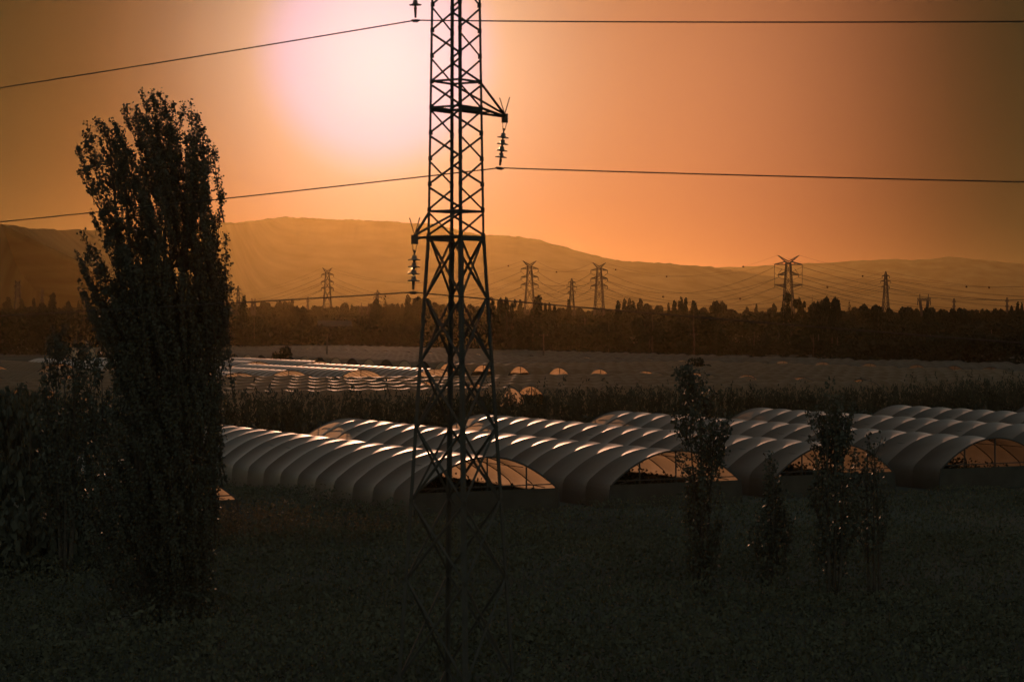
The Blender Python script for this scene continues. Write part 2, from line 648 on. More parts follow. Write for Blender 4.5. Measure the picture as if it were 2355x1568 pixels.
def near_tunnel(apex, nb, label):
    a = P(apex[0], apex[1], 1.0)
    k = (RIDGE - HC) / (a.z - HC)
    org = (a.x * k, k, 0)
    t = thing('polytunnel', label, 'polytunnel', org, TH, 'polytunnels in the near row')
    rng = random.Random(int(apex[0]))
    for i in range(nb):
        link('film_panel', rng.choice(NEAR_BAYS), t, (0, i * BAY, 0))
        if i:
            link('hoop', NEAR_HOOP, t, (0, i * BAY, 0))
    for y in (0.0, nb * BAY):
        link('end_hoop', END_HOOP, t, (0, y, 0))
        link('end_skirt', SKIRT, t, (0, y, 0))
        link('tie_bar', TIE, t, (0, y, 0))
        for p_ in POSTS:
            link('end_post', p_, t, (0, y, 0))
        link('end_brace', BRACE, t, (0, y, 0))
    for p_ in PURL:
        o = link('purlin', p_, t)
        o.scale.y = nb / 17.0
    crops(org, TH, nb * BAY, 2500, 0.6, 1.2, 0.2)
    crops(org, TH, nb * BAY, 7000, 5.0, 1.36, 0.2)
    return t


near_tunnel((362, 1072), 4, 'polytunnel mostly hidden by the tall poplar, only its lit end corner showing')
near_tunnel((1122, 1050), 17, 'pale polytunnel nearest the camera, its lit open end right behind the steel pylon')
near_tunnel((1556, 1035), 17, 'second pale polytunnel from the pylon, leafy sapling in front of its lit end')
near_tunnel((1922, 1019), 17, 'third pale polytunnel from the pylon, spotted sapling screening its open end')
near_tunnel((2290, 1006), 17, 'polytunnel whose dim open end with posts is cut by the right edge')
near_tunnel((2662, 994), 17, 'polytunnel behind the dim open ended one, its far end showing between the two saplings')
near_tunnel((3030, 984), 17, 'polytunnel whose far end starts just right of the spotted sapling')
near_tunnel((3400, 974), 17, 'shortest looking polytunnel, farthest right in the near row')

# the wide field of tunnels behind the reeds
LP = [(-4.05, 0.0), (-4.0, 0.95), (-3.85, 1.28), (-3.3, 1.72), (-2.6, 2.17), (-1.9, 2.51), (-1.2, 2.745), (-0.55, 2.867), (0, 2.9),
      (0.55, 2.867), (1.2, 2.745), (1.9, 2.51), (2.6, 2.17), (3.3, 1.72), (3.85, 1.28), (4.0, 0.95), (4.05, 0.0)]
SP = [(x * 0.86, z) for x, z in LP]
cache = {}


def field_tunnel(u, v, along_v, L, label, group, old=True, prof='LP', ends=('open', 'open'), bay=2.2, sag=0.12, ncrop=0):
    pf = LP if prof == 'LP' else SP
    nb = max(2, round(L / bay))
    var = int(abs(u * 7 + v * 3)) % 3
    key = (along_v, nb, bay, old, prof, var, sag)
    if key not in cache:
        me = bay_mesh('film_cover', M['dustyfilm' if old == 2 else 'oldfilm' if old else 'film'], pf, bay, sag, 6 if along_v else 4, hash(key) % 999, nb)
        b = MB()
        nrm = prof_normals(pf)
        for i in range(1, nb):
            b.tube([(x - a * 0.05, i * bay, z - c * 0.05) for (x, z), (a, c) in zip(pf, nrm)], 0.03, 3, False)
        cache[key] = (me, b.mesh('hoops', M['hoop']))
        if prof not in cache:
            eh = hoop_mesh('end_hoop', pf, 0.06, 0.02)
            ew = MB()
            ew.add([(x * 0.985, 0, z * 0.985) for x, z in pf], [tuple(range(len(pf)))])
            sk = MB()
            sk.box(pf[1][0] * .98, -pf[1][0] * .98, -0.03, 0.03, 0, 1.1)
            po = MB()
            po.beam((0, 0.08, 1.1), (0, 0.08, 2.85), 0.07)
            cache[prof] = (eh, ew.mesh('end_wall', M['brown']), ew.mesh('end_wall', M['shade']), sk.mesh('end_skirt', M['board']), po.mesh('end_post', M['hoop']))
    me, hp = cache[key]
    eh, wb, wd, sk, po = cache[prof]
    org = U * u + Vv * v
    rot = TH if along_v else TH - math.pi / 2
    t = thing('polytunnel', label, 'polytunnel', org, rot, group)
    link('film_cover', me, t)
    h = link('hoops', hp, t)
    h['kind'] = 'stuff'
    for y, e in ((0.0, ends[0]), (nb * bay, ends[1])):
        link('end_hoop', eh, t, (0, y, 0))
        yy = 0.02 if y == 0 else y - 0.02
        if e == 'open':
            link('end_skirt', sk, t, (0, y, 0))
            link('end_post', po, t, (0, yy, 0))
        elif e == 'dark':
            link('end_wall', wd, t, (0, yy, 0))
        else:
            link('end_wall', wb, t, (0, yy, 0))
    if along_v:
        crops(org, rot, nb * bay, ncrop)
    else:
        crops(org, rot, nb * bay, 520, 9.0, 2.1, 0.8)  # unseen tall foliage, added to block light passing through the far tunnels
    return t


CNT = 'first second third fourth fifth sixth seventh eighth ninth tenth eleventh twelfth thirteenth fourteenth fifteenth sixteenth seventeenth eighteenth nineteenth twentieth twentyfirst twentysecond'.split()
ORD = ['nearest', 'second nearest', 'third nearest', 'fourth nearest', 'fifth nearest', 'sixth nearest', 'seventh nearest', 'eighth nearest', 'ninth nearest', 'tenth nearest', 'eleventh nearest', 'twelfth nearest']
# pale tunnels parallel to the near ones, right ends open and lit
ORDL = ['first', 'second', 'third', 'fourth', 'fifth', 'sixth', 'seventh', 'eighth', 'ninth']
for i, u in enumerate((60.5, 70.5, 81, 91.5, 102, 112.5, 122.8, 133.6)):
    near = (i < 5)
    field_tunnel(u, 277 if u > 105 else 268, True, 45, 'pale slanting polytunnel, %s from the left in the front pale row' % ORDL[i], 'pale slanting polytunnels, front row', i < 4, ends=('open', 'open'), sag=0.06, ncrop=500)  # leftmost ones take the duller film: dimming towards the edge put into the material
for i, u in enumerate((88, 98.5, 109, 119.5, 130.2, 140.6)):
    field_tunnel(u, 334, True, 46, 'pale slanting polytunnel, %s from the left in the back pale row' % ORDL[i], 'pale slanting polytunnels, back row', i < 2, sag=0.06, ncrop=400)  # left pair dimmed the same way by the duller film, not by age
# rows running away to the right
for i, v in enumerate((202.6, 213, 223.4, 233.9, 244.4, 254.8)):
    field_tunnel(62, v, False, 43, 'brownish low polytunnel left of the lane, %s to the reeds' % ORD[i], 'brownish polytunnels left of the first lane', ncrop=250)
for i, v in enumerate((202.6, 213, 223.4, 233.9, 244.4)):
    field_tunnel(108.5 - i * 0.9, v, False, 41 + i * 0.9, 'brownish polytunnel right of the lane, lit left end, %s to the reeds' % ORD[i], 'brownish polytunnels right of the first lane', ncrop=250)
for i, v in enumerate((208, 219, 230, 241.3, 252.7, 264.2, 275, 286, 297, 308)):
    field_tunnel(153.5 - i * 0.3, v, False, 49, 'brownish polytunnel of the middle block, small lit end, %s to the reeds' % ORD[i], 'brownish polytunnels in the middle block', ncrop=200)
for i, v in enumerate((196, 206.5, 217, 228, 239, 251, 259, 267.5, 279, 291, 302)):
    field_tunnel(207.5, v, False, 48 if v < 262 else 26, 'dim low polytunnel in the right hand block, %s to the reeds' % ORD[i], 'dim polytunnels in the right block', 2, ncrop=200)
v, i = 319.5, 0
while v < 520:
    field_tunnel(155.5, v, False, 38.5, '%s closed end tunnel, %s of its colour in the gutter connected block' % ('black' if i % 2 else 'brown', CNT[i // 2]), 'gutter connected polytunnels, %s ends' % ('black' if i % 2 else 'brown'), 2, prof='SP', ends=('dark' if i % 2 else 'brown', 'open'))
    v += 7.0
    i += 1
v, i = 316.0, 0
while v < 535:
    field_tunnel(197.5, v, False, 32, 'far brown polytunnel with a tiny lit end, %s along the back lane' % CNT[i], 'far brown polytunnels along the back lane', 2)
    v += 10.6
    i += 1
# a few more beyond the dark hedge on the right
for k in range(4):
    c = P(1420 + k * 150, 786, 640)
    u0, v0 = c.x * U.x + c.y * U.y, c.x * Vv.x + c.y * Vv.y
    field_tunnel(u0, v0, False, 34, 'distant polytunnel seen as a thin glinting strip beyond the hedge, %s from left' % CNT[k], 'distant glinting polytunnels beyond the hedge')

o = link('crop_plants_and_light_block', leaf_mesh('crop_plants_and_light_block', np.concatenate(crop_c), np.concatenate(crop_s), M['farleaf'], rngc))
o['kind'] = 'stuff'
o['label'] = 'dark staked crop plants inside the polytunnels, plus foliage added to block light'

# ------------------------------------------------------------------ main pylon
PY = 47.6
pc = P(1049, 730, PY)
pylon = thing('lattice_pylon', 'tall narrow steel lattice pylon standing in front of the polytunnels', 'pylon', (pc.x, PY, 0))
AL = rad(34.2)
e1 = Vector((math.cos(AL), -math.sin(AL), 0))    # along the line, L1 -> L3
e2 = Vector((math.sin(AL), math.cos(AL), 0))     # across the line, L1 -> L2 (cross-arms)


def zy(py):
    return HC + (730 - py) / F * PY


def half(z):
    """half side of the square body at height z"""
    py = 730 - (z - HC) * F / PY
    hx = np.interp(py, [-700, 0, 190, 480, 545, 1080, 1900], [44, 53, 55.5, 61, 62.5, 98, 152])
    return hx / 52.5 * 75.6 / 2 / F * PY


CORN = [(-1, -1), (-1, 1), (1, -1), (1, 1)]    # L1, L2, L3, L4


def corner(i, z):
    h = half(z)
    a, b = CORN[i]
    return e1 * (a * h) + e2 * (b * h) + Vector((0, 0, z))


ZB = zy(545)
ZT = zy(-330)
LEVS = [0.0, ZB * 0.20] + [zy(p) for p in (1330, 1150, 985, 830, 685)] + [ZB]
LEVS = sorted(set(round(z, 3) for z in LEVS))
for i in range(4):
    b = MB()
    out = e1 * CORN[i][0] + e2 * CORN[i][1]
    b.angle(corner(i, 0), corner(i, ZB), 0.085, 0.012, out)
    b.angle(corner(i, ZB), corner(i, ZT), 0.055, 0.010, out)
    b.build('leg', M['steel'], pylon)
FACES = [(0, 2), (0, 1), (1, 3), (2, 3)]
gus = MB()


def brace(p, q, w, ref, ins):
    b = MB()
    d = (q - p).normalized()
    b.angle(p + d * ins, q - d * ins, w, 0.007, ref)
    b.build('brace', M['steel'], pylon)


def gusset(c, d, f):
    n = f.normalized()
    s_ = n.cross(Vector((0, 0, 1))).normalized()
    gus_b = MB()
    z = Vector((0, 0, 1))
    vs = []
    for k in (-0.004, 0.004):
        for a_, b2 in ((-0.05, -0.045), (0.05, -0.045), (0.05, 0.045), (-0.05, 0.045)):
            vs.append(c + s_ * a_ + z * b2 + n * k)
    gus.add(vs, [(3, 2, 1, 0), (4, 5, 6, 7), (0, 1, 5, 4), (1, 2, 6, 5), (2, 3, 7, 6), (3, 0, 4, 7)])


for k in range(len(LEVS) - 1):
    z0, z1 = LEVS[k], LEVS[k + 1]
    for a, c in FACES:
        nrm = (corner(a, z0) + corner(c, z0))
        nrm.z = 0
        off = nrm.normalized()
        brace(corner(a, z0), corner(c, z1), 0.048, off, 0.03)
        brace(corner(c, z0) - off * 0.012, corner(a, z1) - off * 0.012, 0.048, off, 0.03)
        # redundant members from the crossing to the legs' mid height
        zm = (z0 + z1) / 2
        for q in (a, c):
            gusset(corner(q, z0), None, off)
PAN = 58.7 / F * PY
k, z = 0, ZB
rings = [zy(545), zy(487), zy(249), zy(189), zy(-72), zy(-132)]
while z < ZT - PAN:
    z1 = z + PAN
    for fi, (a, c) in enumerate(FACES):
        nrm = (corner(a, z) + corner(c, z))
        nrm.z = 0
        off = nrm.normalized()
        up = (k % 2 == 0) ^ (fi in (1, 2))
        dz = 0.05
        if up:
            brace(corner(a, z + dz), corner(c, z1 - dz), 0.036, off, 0.01)
        else:
            brace(corner(a, z1 - dz), corner(c, z + dz), 0.036, off, 0.01)
        for q in (a, c):
            gusset(corner(q, z + 0.03), None, off)
    z = z1
    k += 1
for zr in rings:
    for a, c in FACES:
        b = MB()
        b.angle(corner(a, zr), corner(c, zr), 0.055, 0.008, (0, 0, 1))
        b.build('ring_bar', M['steel'], pylon)
o = gus.build('gusset_plates', M['steel'], pylon)
o['kind'] = 'stuff'

# insulator disc, string and clamp
DISC = MB()
DISC.lathe([(0.022, 0.075), (0.045, 0.07), (0.05, 0.02), (0.062, 0.0), (0.122, -0.012), (0.128, -0.024), (0.12, -0.03), (0.06, -0.022), (0.03, -0.035), (0.016, -0.07)], 18)
DISC_ME = DISC.mesh('insulator_disc', M['glass'], True)


def cross_arm(zlo, zhi, sgn, length, swing=0.0, clamp_drop=0.98):
    """triangular steel arm on the face sgn*e2, with spikes against birds, an insulator string and its clamp"""
    legs = (1, 3) if sgn > 0 else (0, 2)
    tip = e2 * (sgn * length) + Vector((0, 0, zlo - 0.06))
    for li in legs:
        b = MB()
        b.angle(corner(li, zlo), tip, 0.06, 0.009, (0, 0, -1))
        b.build('arm_chord', M['steel'], pylon)
        b = MB()
        b.angle(corner(li, zhi), tip + Vector((0, 0, 0.05)), 0.05, 0.008, (0, 0, 1))
        b.build('arm_stay', M['steel'], pylon)
    b = MB()
    m0 = corner(legs[0], zlo).lerp(tip, 0.45)
    m1 = corner(legs[1], zlo).lerp(tip, 0.45)
    b.beam(m0, m1, 0.035)
    b.beam(m0, corner(legs[1], zlo), 0.03)
    b.build('arm_lacing', M['steel'], pylon)
    # stiffening channels that cross the body under the arm
    for li, lo in ((0, 1), (2, 3)):
        b = MB()
        b.beam(corner(li, zlo) + Vector((0, 0, -0.05)), corner(lo, zlo) + Vector((0, 0, -0.05)), 0.05, 0.08)
        b.build('arm_channel', M['steel'], pylon)
    b = MB()
    b.box(-0.07, 0.07, -0.06, 0.06, -0.13, 0.06)
    b.build('arm_tip_plate', M['steel'], pylon, loc=tip)
    for s in (-1, 1):
        b = MB()
        base = tip + Vector((0, 0, 0.05))
        b.beam(base, base + e1 * (s * 0.13) + Vector((0, 0, 0.36)), 0.02, 0.012)
        b.build('bird_spike', M['steel'], pylon)
    st = bpy.data.objects.new('insulator_string', None)
    C.objects.link(st)
    st.parent = pylon
    st.location = tip + Vector((0, 0, -0.13))
    st.rotation_euler = (0, swing, 0)
    b = MB()
    for s in (-1, 1):
        b.tube([(s * 0.045, 0, 0), (s * 0.02, 0, -0.17)], 0.008, 5)
    b.tube([(0, 0, -0.12), (0, 0, -0.24)], 0.016, 6)
    b.build('shackle', M['steel'], st)
    z = -0.30
    for k in range(4):
        link('insulator_disc', DISC_ME, st, (0, 0, z))
        z -= 0.142
    b = MB()
    b.tube([(0, 0, z + 0.08), (0, 0, -clamp_drop + 0.05)], [0.035, 0.022], 8)
    b.tube([(-0.09, 0, -clamp_drop), (-0.04, 0, -clamp_drop - 0.01), (0.04, 0, -clamp_drop - 0.01), (0.09, 0, -clamp_drop)], [0.016, 0.034, 0.034, 0.016], 8)
    b.build('suspension_clamp', M['steel'], st)
    bpy.context.view_layer.update()
    return Vector((pc.x, PY, 0)) + st.location + Vector((-math.sin(swing) * clamp_drop, 0, -math.cos(swing) * clamp_drop))


AP = []
AP.append(cross_arm(zy(248), zy(188), 1, 1.80, 0.11))
AP.append(cross_arm(zy(545), zy(487), -1, 1.45, 0.03))
AP.append(cross_arm(zy(-72), zy(-132), -1, 1.45, -0.02, 1.06))
NAMES = ['middle overhead cable, hung from the right arm of the big pylon', 'lowest overhead cable, hung from the lower left arm of the big pylon',
         'topmost overhead cable, crossing the sun glow high in the sky']
for a, lab, sag_l, sag_r in zip(AP, NAMES, (0.058, 0.043, 0.062), (0.064, 0.080, 0.082)):
    pts = []
    for k in range(-60, 61):
        t = k / 60 * 75
        s = (sag_l if t < 0 else sag_r) * abs(t) * (1 - abs(t) / 150.0)
        pts.append(a + e1 * t + Vector((0, 0, -s)))
    b = MB()
    b.tube(pts, 0.0135, 6)
    tag(b.build('overhead_cable', M['cable'], smooth=True), lab, 'cable', 'overhead cables on the big pylon')

# ------------------------------------------------------------------ the tall poplar and the saplings
def leafy_tree(name, label, Y, base_px, prof, shoots, lean, leaf, per_m, spikes=(), depth=0.9, seed=1, trunks=7, slen=(1.3, 3.6), rad_=0.15, group=None, mat_='leaf', cat='tree', low_fill=0, shoot_end=9999):
    """poplar-like tree: upright leafy shoots fill the outline prof = [(py, left px, right px)...]"""
    rng = np.random.default_rng(seed)
    s = F / Y
    base = P(base_px, 730, Y)
    root = thing(name, label, cat, (base.x, Y, 0), 0, group)
    pys = np.array([p[0] for p in prof], float)
    lf = np.array([p[1] for p in prof], float)
    rt = np.array([p[2] for p in prof], float)

    def loc(px, py, dy):
        return np.array([(px - base_px) / s, dy, HC - (py - 730) / s])
    w = np.maximum(rt - lf, 1)
    cum = np.cumsum(np.interp(np.linspace(pys[0], pys[-1], 400), pys, w) * (np.linspace(pys[0], pys[-1], 400) < shoot_end))
    cum /= cum[-1]
    tips = []
    for px, py in spikes:
        tips.append((px, py, rng.normal() * 0.25))
    for _ in range(shoots):
        py = np.interp(rng.random(), cum, np.linspace(pys[0], pys[-1], 400))
        l, r = np.interp(py, pys, lf), np.interp(py, pys, rt)
        xn = rng.uniform(-1, 1)
        hw = (r - l) / 2
        tips.append(((l + r) / 2 + xn * hw, py, rng.uniform(-1, 1) * math.sqrt(max(0.02, 1 - xn * xn)) * hw / s * depth))
    for _ in range(low_fill):
        py = rng.uniform(640, pys[-1] + 60)
        l, r = np.interp(py, pys, lf), np.interp(py, pys, rt)
        xn = rng.uniform(-0.95, 0.95)
        tips.append(((l + r) / 2 + xn * (r - l) / 2, py, rng.uniform(-1, 1) * (r - l) / 2 / s * depth * 0.7))
    cen, siz = [], []
    bb = MB()
    for px, py, dy in tips:
        tip = loc(px, py, dy)
        l, r = np.interp(py, pys, lf), np.interp(py, pys, rt)
        xn = np.clip((px - (l + r) / 2) / max((r - l) / 2, 1), -1, 1)
        L = rng.uniform(*slen)
        ang = lean[0] + (lean[1] - lean[0]) * (xn + 1) / 2 + rng.normal() * 0.07
        ay = np.clip(dy * 0.12, -0.4, 0.4)
        d = np.array([math.sin(ang), ay, math.cos(ang)])
        d /= np.linalg.norm(d)
        ang0 = ang * 1.9
        d0 = np.array([math.sin(ang0), ay * 1.6, math.cos(ang0)])
        mid = tip - d * L * 0.5
        st = mid - d0 / np.linalg.norm(d0) * L * 0.5
        if st[2] < 0.2:
            st[2] = 0.2
        n = max(6, int(L * per_m))
        t = rng.beta(1.6, 1.1, n)[:, None]
        # clumps along the shoot leave small holes between them
        t = t + 0.035 * np.sin(t * L * 9 + rng.uniform(0, 6))
        p = (1 - t) ** 2 * st + 2 * t * (1 - t) * mid + t * t * tip
        rr = rad_ * (0.45 + 0.75 * np.sin(np.clip(t, 0, 1) * 2.7)) * rng.uniform(0.75, 1.35)
        p = p + rng.normal(size=(n, 3)) * rr * np.array([0.62, 0.62, 0.75])
        cen.append(p)
        siz.append(rng.uniform(0.65, 1.25, n) * leaf)
        bb.tube([Vector(st), Vector(mid), Vector(tip)], [0.022, 0.014, 0.005], 4, False)
    cen = np.concatenate(cen)
    siz = np.concatenate(siz)
    keep = cen[:, 2] > 0.05
    c = link('crown', leaf_mesh('crown', cen[keep], siz[keep], M[mat_], rng, 0.85), root)
    c['kind'] = 'stuff'
    o = bb.build('twigs', M['bark'], root)
    o['kind'] = 'stuff'
    top = pys[0]
    for k in range(trunks):
        f = (k + 0.5) / trunks
        py1 = top + (pys[-1] - top) * rng.uniform(0.12, 0.3)
        l, r = np.interp(py1, pys, lf), np.interp(py1, pys, rt)
        pym = (py1 + pys[-1]) / 2 + 60
        lm, rm = np.interp(pym, pys, lf), np.interp(pym, pys, rt)
        f2 = 0.18 + 0.64 * f
        e = loc(l + (r - l) * f2, py1, rng.normal() * 0.5)
        m_ = loc(lm + (rm - lm) * (0.28 + 0.44 * f), pym, rng.normal() * 0.35)
        b0 = np.array([(f - 0.5) * 0.5, rng.normal() * 0.12, 0.0])
        pts = []
        for q in range(9):
            t = q / 8
            pts.append(Vector((1 - t) ** 2 * b0 + 2 * t * (1 - t) * m_ + t * t * e))
        H = e[2]
        b = MB()
        r0 = 0.012 * H
        b.tube(pts, [r0 * (1 - 0.85 * q / 8) for q in range(9)], 7)
        b.build('trunk' if k == trunks // 2 else 'limb', M['bark'], root, True)
    return root


leafy_tree('poplar_tree', 'tall dark multi stemmed poplar with upright leafy shoots against the glowing sky', 70.0, 352,
           [(214, 335, 375), (232, 318, 405), (262, 290, 452), (300, 200, 466), (340, 186, 484), (380, 182, 500), (430, 186, 508), (480, 192, 514), (520, 205, 516),
            (555, 190, 520), (600, 182, 514), (650, 186, 514), (690, 202, 512), (740, 208, 508), (800, 214, 512), (860, 216, 508), (920, 206, 508), (980, 194, 508), (1050, 182, 504), (1130, 172, 498), (1200, 168, 492)],
           165, (-0.40, 0.05), 0.088, 118,
           [(185, 300), (186, 332), (180, 350), (183, 390), (222, 270), (237, 282), (206, 290), (265, 285), (288, 240), (300, 238), (282, 255), (326, 212), (350, 207), (366, 208), (384, 222), (400, 232), (421, 238), (441, 237), (452, 252), (492, 336), (478, 320), (465, 290), (512, 430), (520, 540), (532, 650), (176, 585), (176, 650), (190, 540), (516, 620)],
           seed=3, slen=(1.8, 4.2), rad_=0.092, low_fill=330, shoot_end=700)


def sap(label, Y, bpx, prof, n, seed, **k):
    kw = dict(leaf=0.12, per_m=42, slen=(0.7, 1.9), rad_=0.13, trunks=3, group='young poplars in front of the tunnels')
    kw.update(k)
    return leafy_tree('young_poplar', label, Y, bpx, prof, n, (-0.22, 0.2), seed=seed, **kw)


sap('dark young poplar with three pointed tops before the second lit tunnel end', 80, 1612,
    [(830, 1583, 1598), (858, 1552, 1640), (880, 1548, 1652), (910, 1542, 1672), (945, 1548, 1682), (968, 1560, 1684), (990, 1576, 1672), (1030, 1585, 1664), (1070, 1582, 1656), (1100, 1575, 1660), (1180, 1570, 1665), (1290, 1580, 1650)],
    105, 21, spikes=[(1590, 824), (1585, 832), (1552, 848), (1562, 846), (1620, 850), (1555, 1035), (1570, 1042), (1546, 952), (1676, 950)])
sap('spotted young poplar with loose leaves, screening the third lit tunnel end', 78, 1918,
    [(880, 1895, 1912), (905, 1890, 1930), (935, 1870, 1965), (960, 1858, 1972), (1000, 1850, 1980), (1040, 1846, 1990), (1080, 1850, 1995), (1120, 1855, 1985), (1200, 1860, 1985), (1290, 1880, 1960)],
    100, 22, spikes=[(1904, 872), (1962, 922), (1953, 930), (1856, 948), (1935, 912)])
sap('small thin sapling between the two young poplars', 80, 1775,
    [(1045, 1766, 1776), (1075, 1757, 1792), (1120, 1735, 1815), (1200, 1722, 1828), (1260, 1722, 1828)], 46, 23, spikes=[(1770, 1040)])
sap('low leafy sapling right of the spotted young poplar', 79, 2012,
    [(995, 1995, 2010), (1030, 1985, 2025), (1075, 1978, 2040), (1130, 1970, 2045), (1220, 1955, 2070)], 26, 24, spikes=[(2000, 988), (2030, 1002)], per_m=26)
sap('slim young poplar left of the tall poplar, leaves lit from behind', 84, 150,
    [(762, 120, 150), (800, 92, 188), (840, 82, 222), (880, 80, 232), (930, 82, 230), (970, 88, 222), (1040, 80, 230), (1160, 90, 220)],
    100, 25, spikes=[(118, 752), (150, 748), (182, 775), (205, 790)], group='young trees beside the tall poplar', leaf=0.13)
sap('short bushy young tree close under the tall poplar on its left', 88, 215,
    [(800, 200, 222), (840, 190, 245), (890, 182, 255), (950, 176, 262), (1040, 172, 268), (1140, 176, 262)],
    60, 26, spikes=[(212, 790), (238, 812)], group='young trees beside the tall poplar', leaf=0.13)


# ------------------------------------------------------------------ hedge of reeds between the tunnel fields
def reeds(name, u_range, v0, height, n, seed, m, thick=3.0, gap=None):
    rng = np.random.default_rng(seed)
    cs, ss, ds = [], [], []
    u = rng.uniform(u_range[0], u_range[1], n)
    vv = v0 + rng.normal(0, thick / 3, n)
    hs = height(u) * rng.uniform(0.72, 1.0, n) * (1 + 0.22 * (rng.random(n) > 0.93))
    for k in range(n):
        L = int(hs[k] * 5.2)
        t = rng.uniform(0.05, 1.0, L)
        x, y = U.x * u[k] + Vv.x * vv[k], U.y * u[k] + Vv.y * vv[k]
        lx = rng.normal() * 0.06
        cs.append(np.stack([x + lx * t * hs[k] + rng.normal(0, 0.09, L), y + rng.normal(0, 0.09, L), t * hs[k]], 1))
        ss.append(np.where(t > 0.8, 0.34, 0.46) * rng.uniform(0.7, 1.2, L))
    cs, ss = np.concatenate(cs), np.concatenate(ss)
    o = link(name, leaf_mesh(name, cs, ss, m, rng, 0.32, direction=(0, 0, 0.9)))
    o['kind'] = 'stuff'
    return o


def hh(u):
    return np.interp(u, [0, 40, 65, 80, 95, 105, 120, 140, 175, 200, 230], [4.6, 4.6, 4.3, 4.0, 4.1, 4.1, 3.75, 4.3, 4.9, 5.2, 5.4]) * 0.98


o = reeds('reed_hedge', (20, 225), 168, hh, 5200, 31, M['reed'])
o['label'] = 'tall dark hedge of reeds between the two tunnel fields'
# weeds and grass on the dark ground in front
rng = np.random.default_rng(41)
cs, ss = [], []
for k in range(420):
    px = 440 + 600 * rng.random() ** 1.7
    Y = rng.uniform(96, 106)
    py = 1140 + max(0, px - 640) * 0.13 + rng.uniform(0, 70)
    b0 = P(px, py, Y)
    h = max(b0.z, 0.35)
    n = int(14 + 10 * h)
    t = rng.uniform(0.1, 1, n)
    cs.append(np.stack([b0.x + rng.normal(0, 0.06, n) + 0.1 * t, Y + rng.normal(0, 0.06, n), t * h], 1))
    ss.append(rng.uniform(0.07, 0.16, n))
o = link('weeds', leaf_mesh('weeds', np.concatenate(cs), np.concatenate(ss), M['weed'], rng, 0.5))
o['kind'] = 'stuff'
o['label'] = 'tall weeds with faintly lit tips before the nearest tunnel'
# dense dark undergrowth over the whole foreground
n = 340000
gy = 50 + 92 * rng.random(n) ** 1.25
gx = rng.uniform(-0.30, 0.30, n) * gy
gu, gv = gx * U.x + gy * U.y, gx * Vv.x + gy * Vv.y
nzh = np.zeros(n)
for k in range(9):
    a = rng.uniform(0, 6.28)
    w = 0.25 * 1.5 ** k
    nzh += np.sin((gx * math.cos(a) + gy * math.sin(a)) * w + rng.uniform(0, 6.28)) / 1.25 ** k
gh = np.clip(0.75 + 0.22 * nzh, 0.15, 1.7)
gz = gh * rng.random(n) ** 0.6
# taller stalks rising from it
ns = 420
sy = 54 + 46 * rng.random(ns)
sx = rng.uniform(-0.27, 0.27, ns) * sy
sh = rng.uniform(0.9, 2.1, ns)
idx = np.repeat(np.arange(ns), 34)
tt = rng.random(len(idx))
lean = rng.normal(0, 0.16, (ns, 2))
gx = np.concatenate([gx, sx[idx] + lean[idx, 0] * tt + rng.normal(0, 0.07, len(idx))])
gy = np.concatenate([gy, sy[idx] + lean[idx, 1] * tt + rng.normal(0, 0.07, len(idx))])
gz = np.concatenate([gz, sh[idx] * tt])
gu, gv = gx * U.x + gy * U.y, gx * Vv.x + gy * Vv.y
keep = (gv < 96.5) | ((gu < 46.3) & (gv < 141))
keep &= ~((gu > 29.5) & (gu < 40) & (gv > 99.5) & (gv < 113))
o = link('undergrowth', leaf_mesh('undergrowth', np.stack([gx, gy, gz], 1)[keep], rng.gamma(4.0, 0.024, keep.sum()) + 0.03, M['herb'], rng, 0.5, direction=(0, 0, 0.4)))
o['kind'] = 'stuff'
o['label'] = 'dense dark undergrowth covering the foreground'

# ------------------------------------------------------------------ background trees
def blob_points(blobs, n, rng, shell=0.55):
    w = np.array([b[3] * b[3] * b[4] for b in blobs])
    idx = rng.choice(len(blobs), n, p=w / w.sum())
    d = rng.normal(size=(n, 3))
    d /= np.linalg.norm(d, axis=1, keepdims=True)
    r = shell + (1 - shell) * rng.random(n) ** 0.6
    B = np.array(blobs)[idx]
    return B[:, :3] + d * r[:, None] * np.stack([B[:, 3], B[:, 3], B[:, 4]], 1)


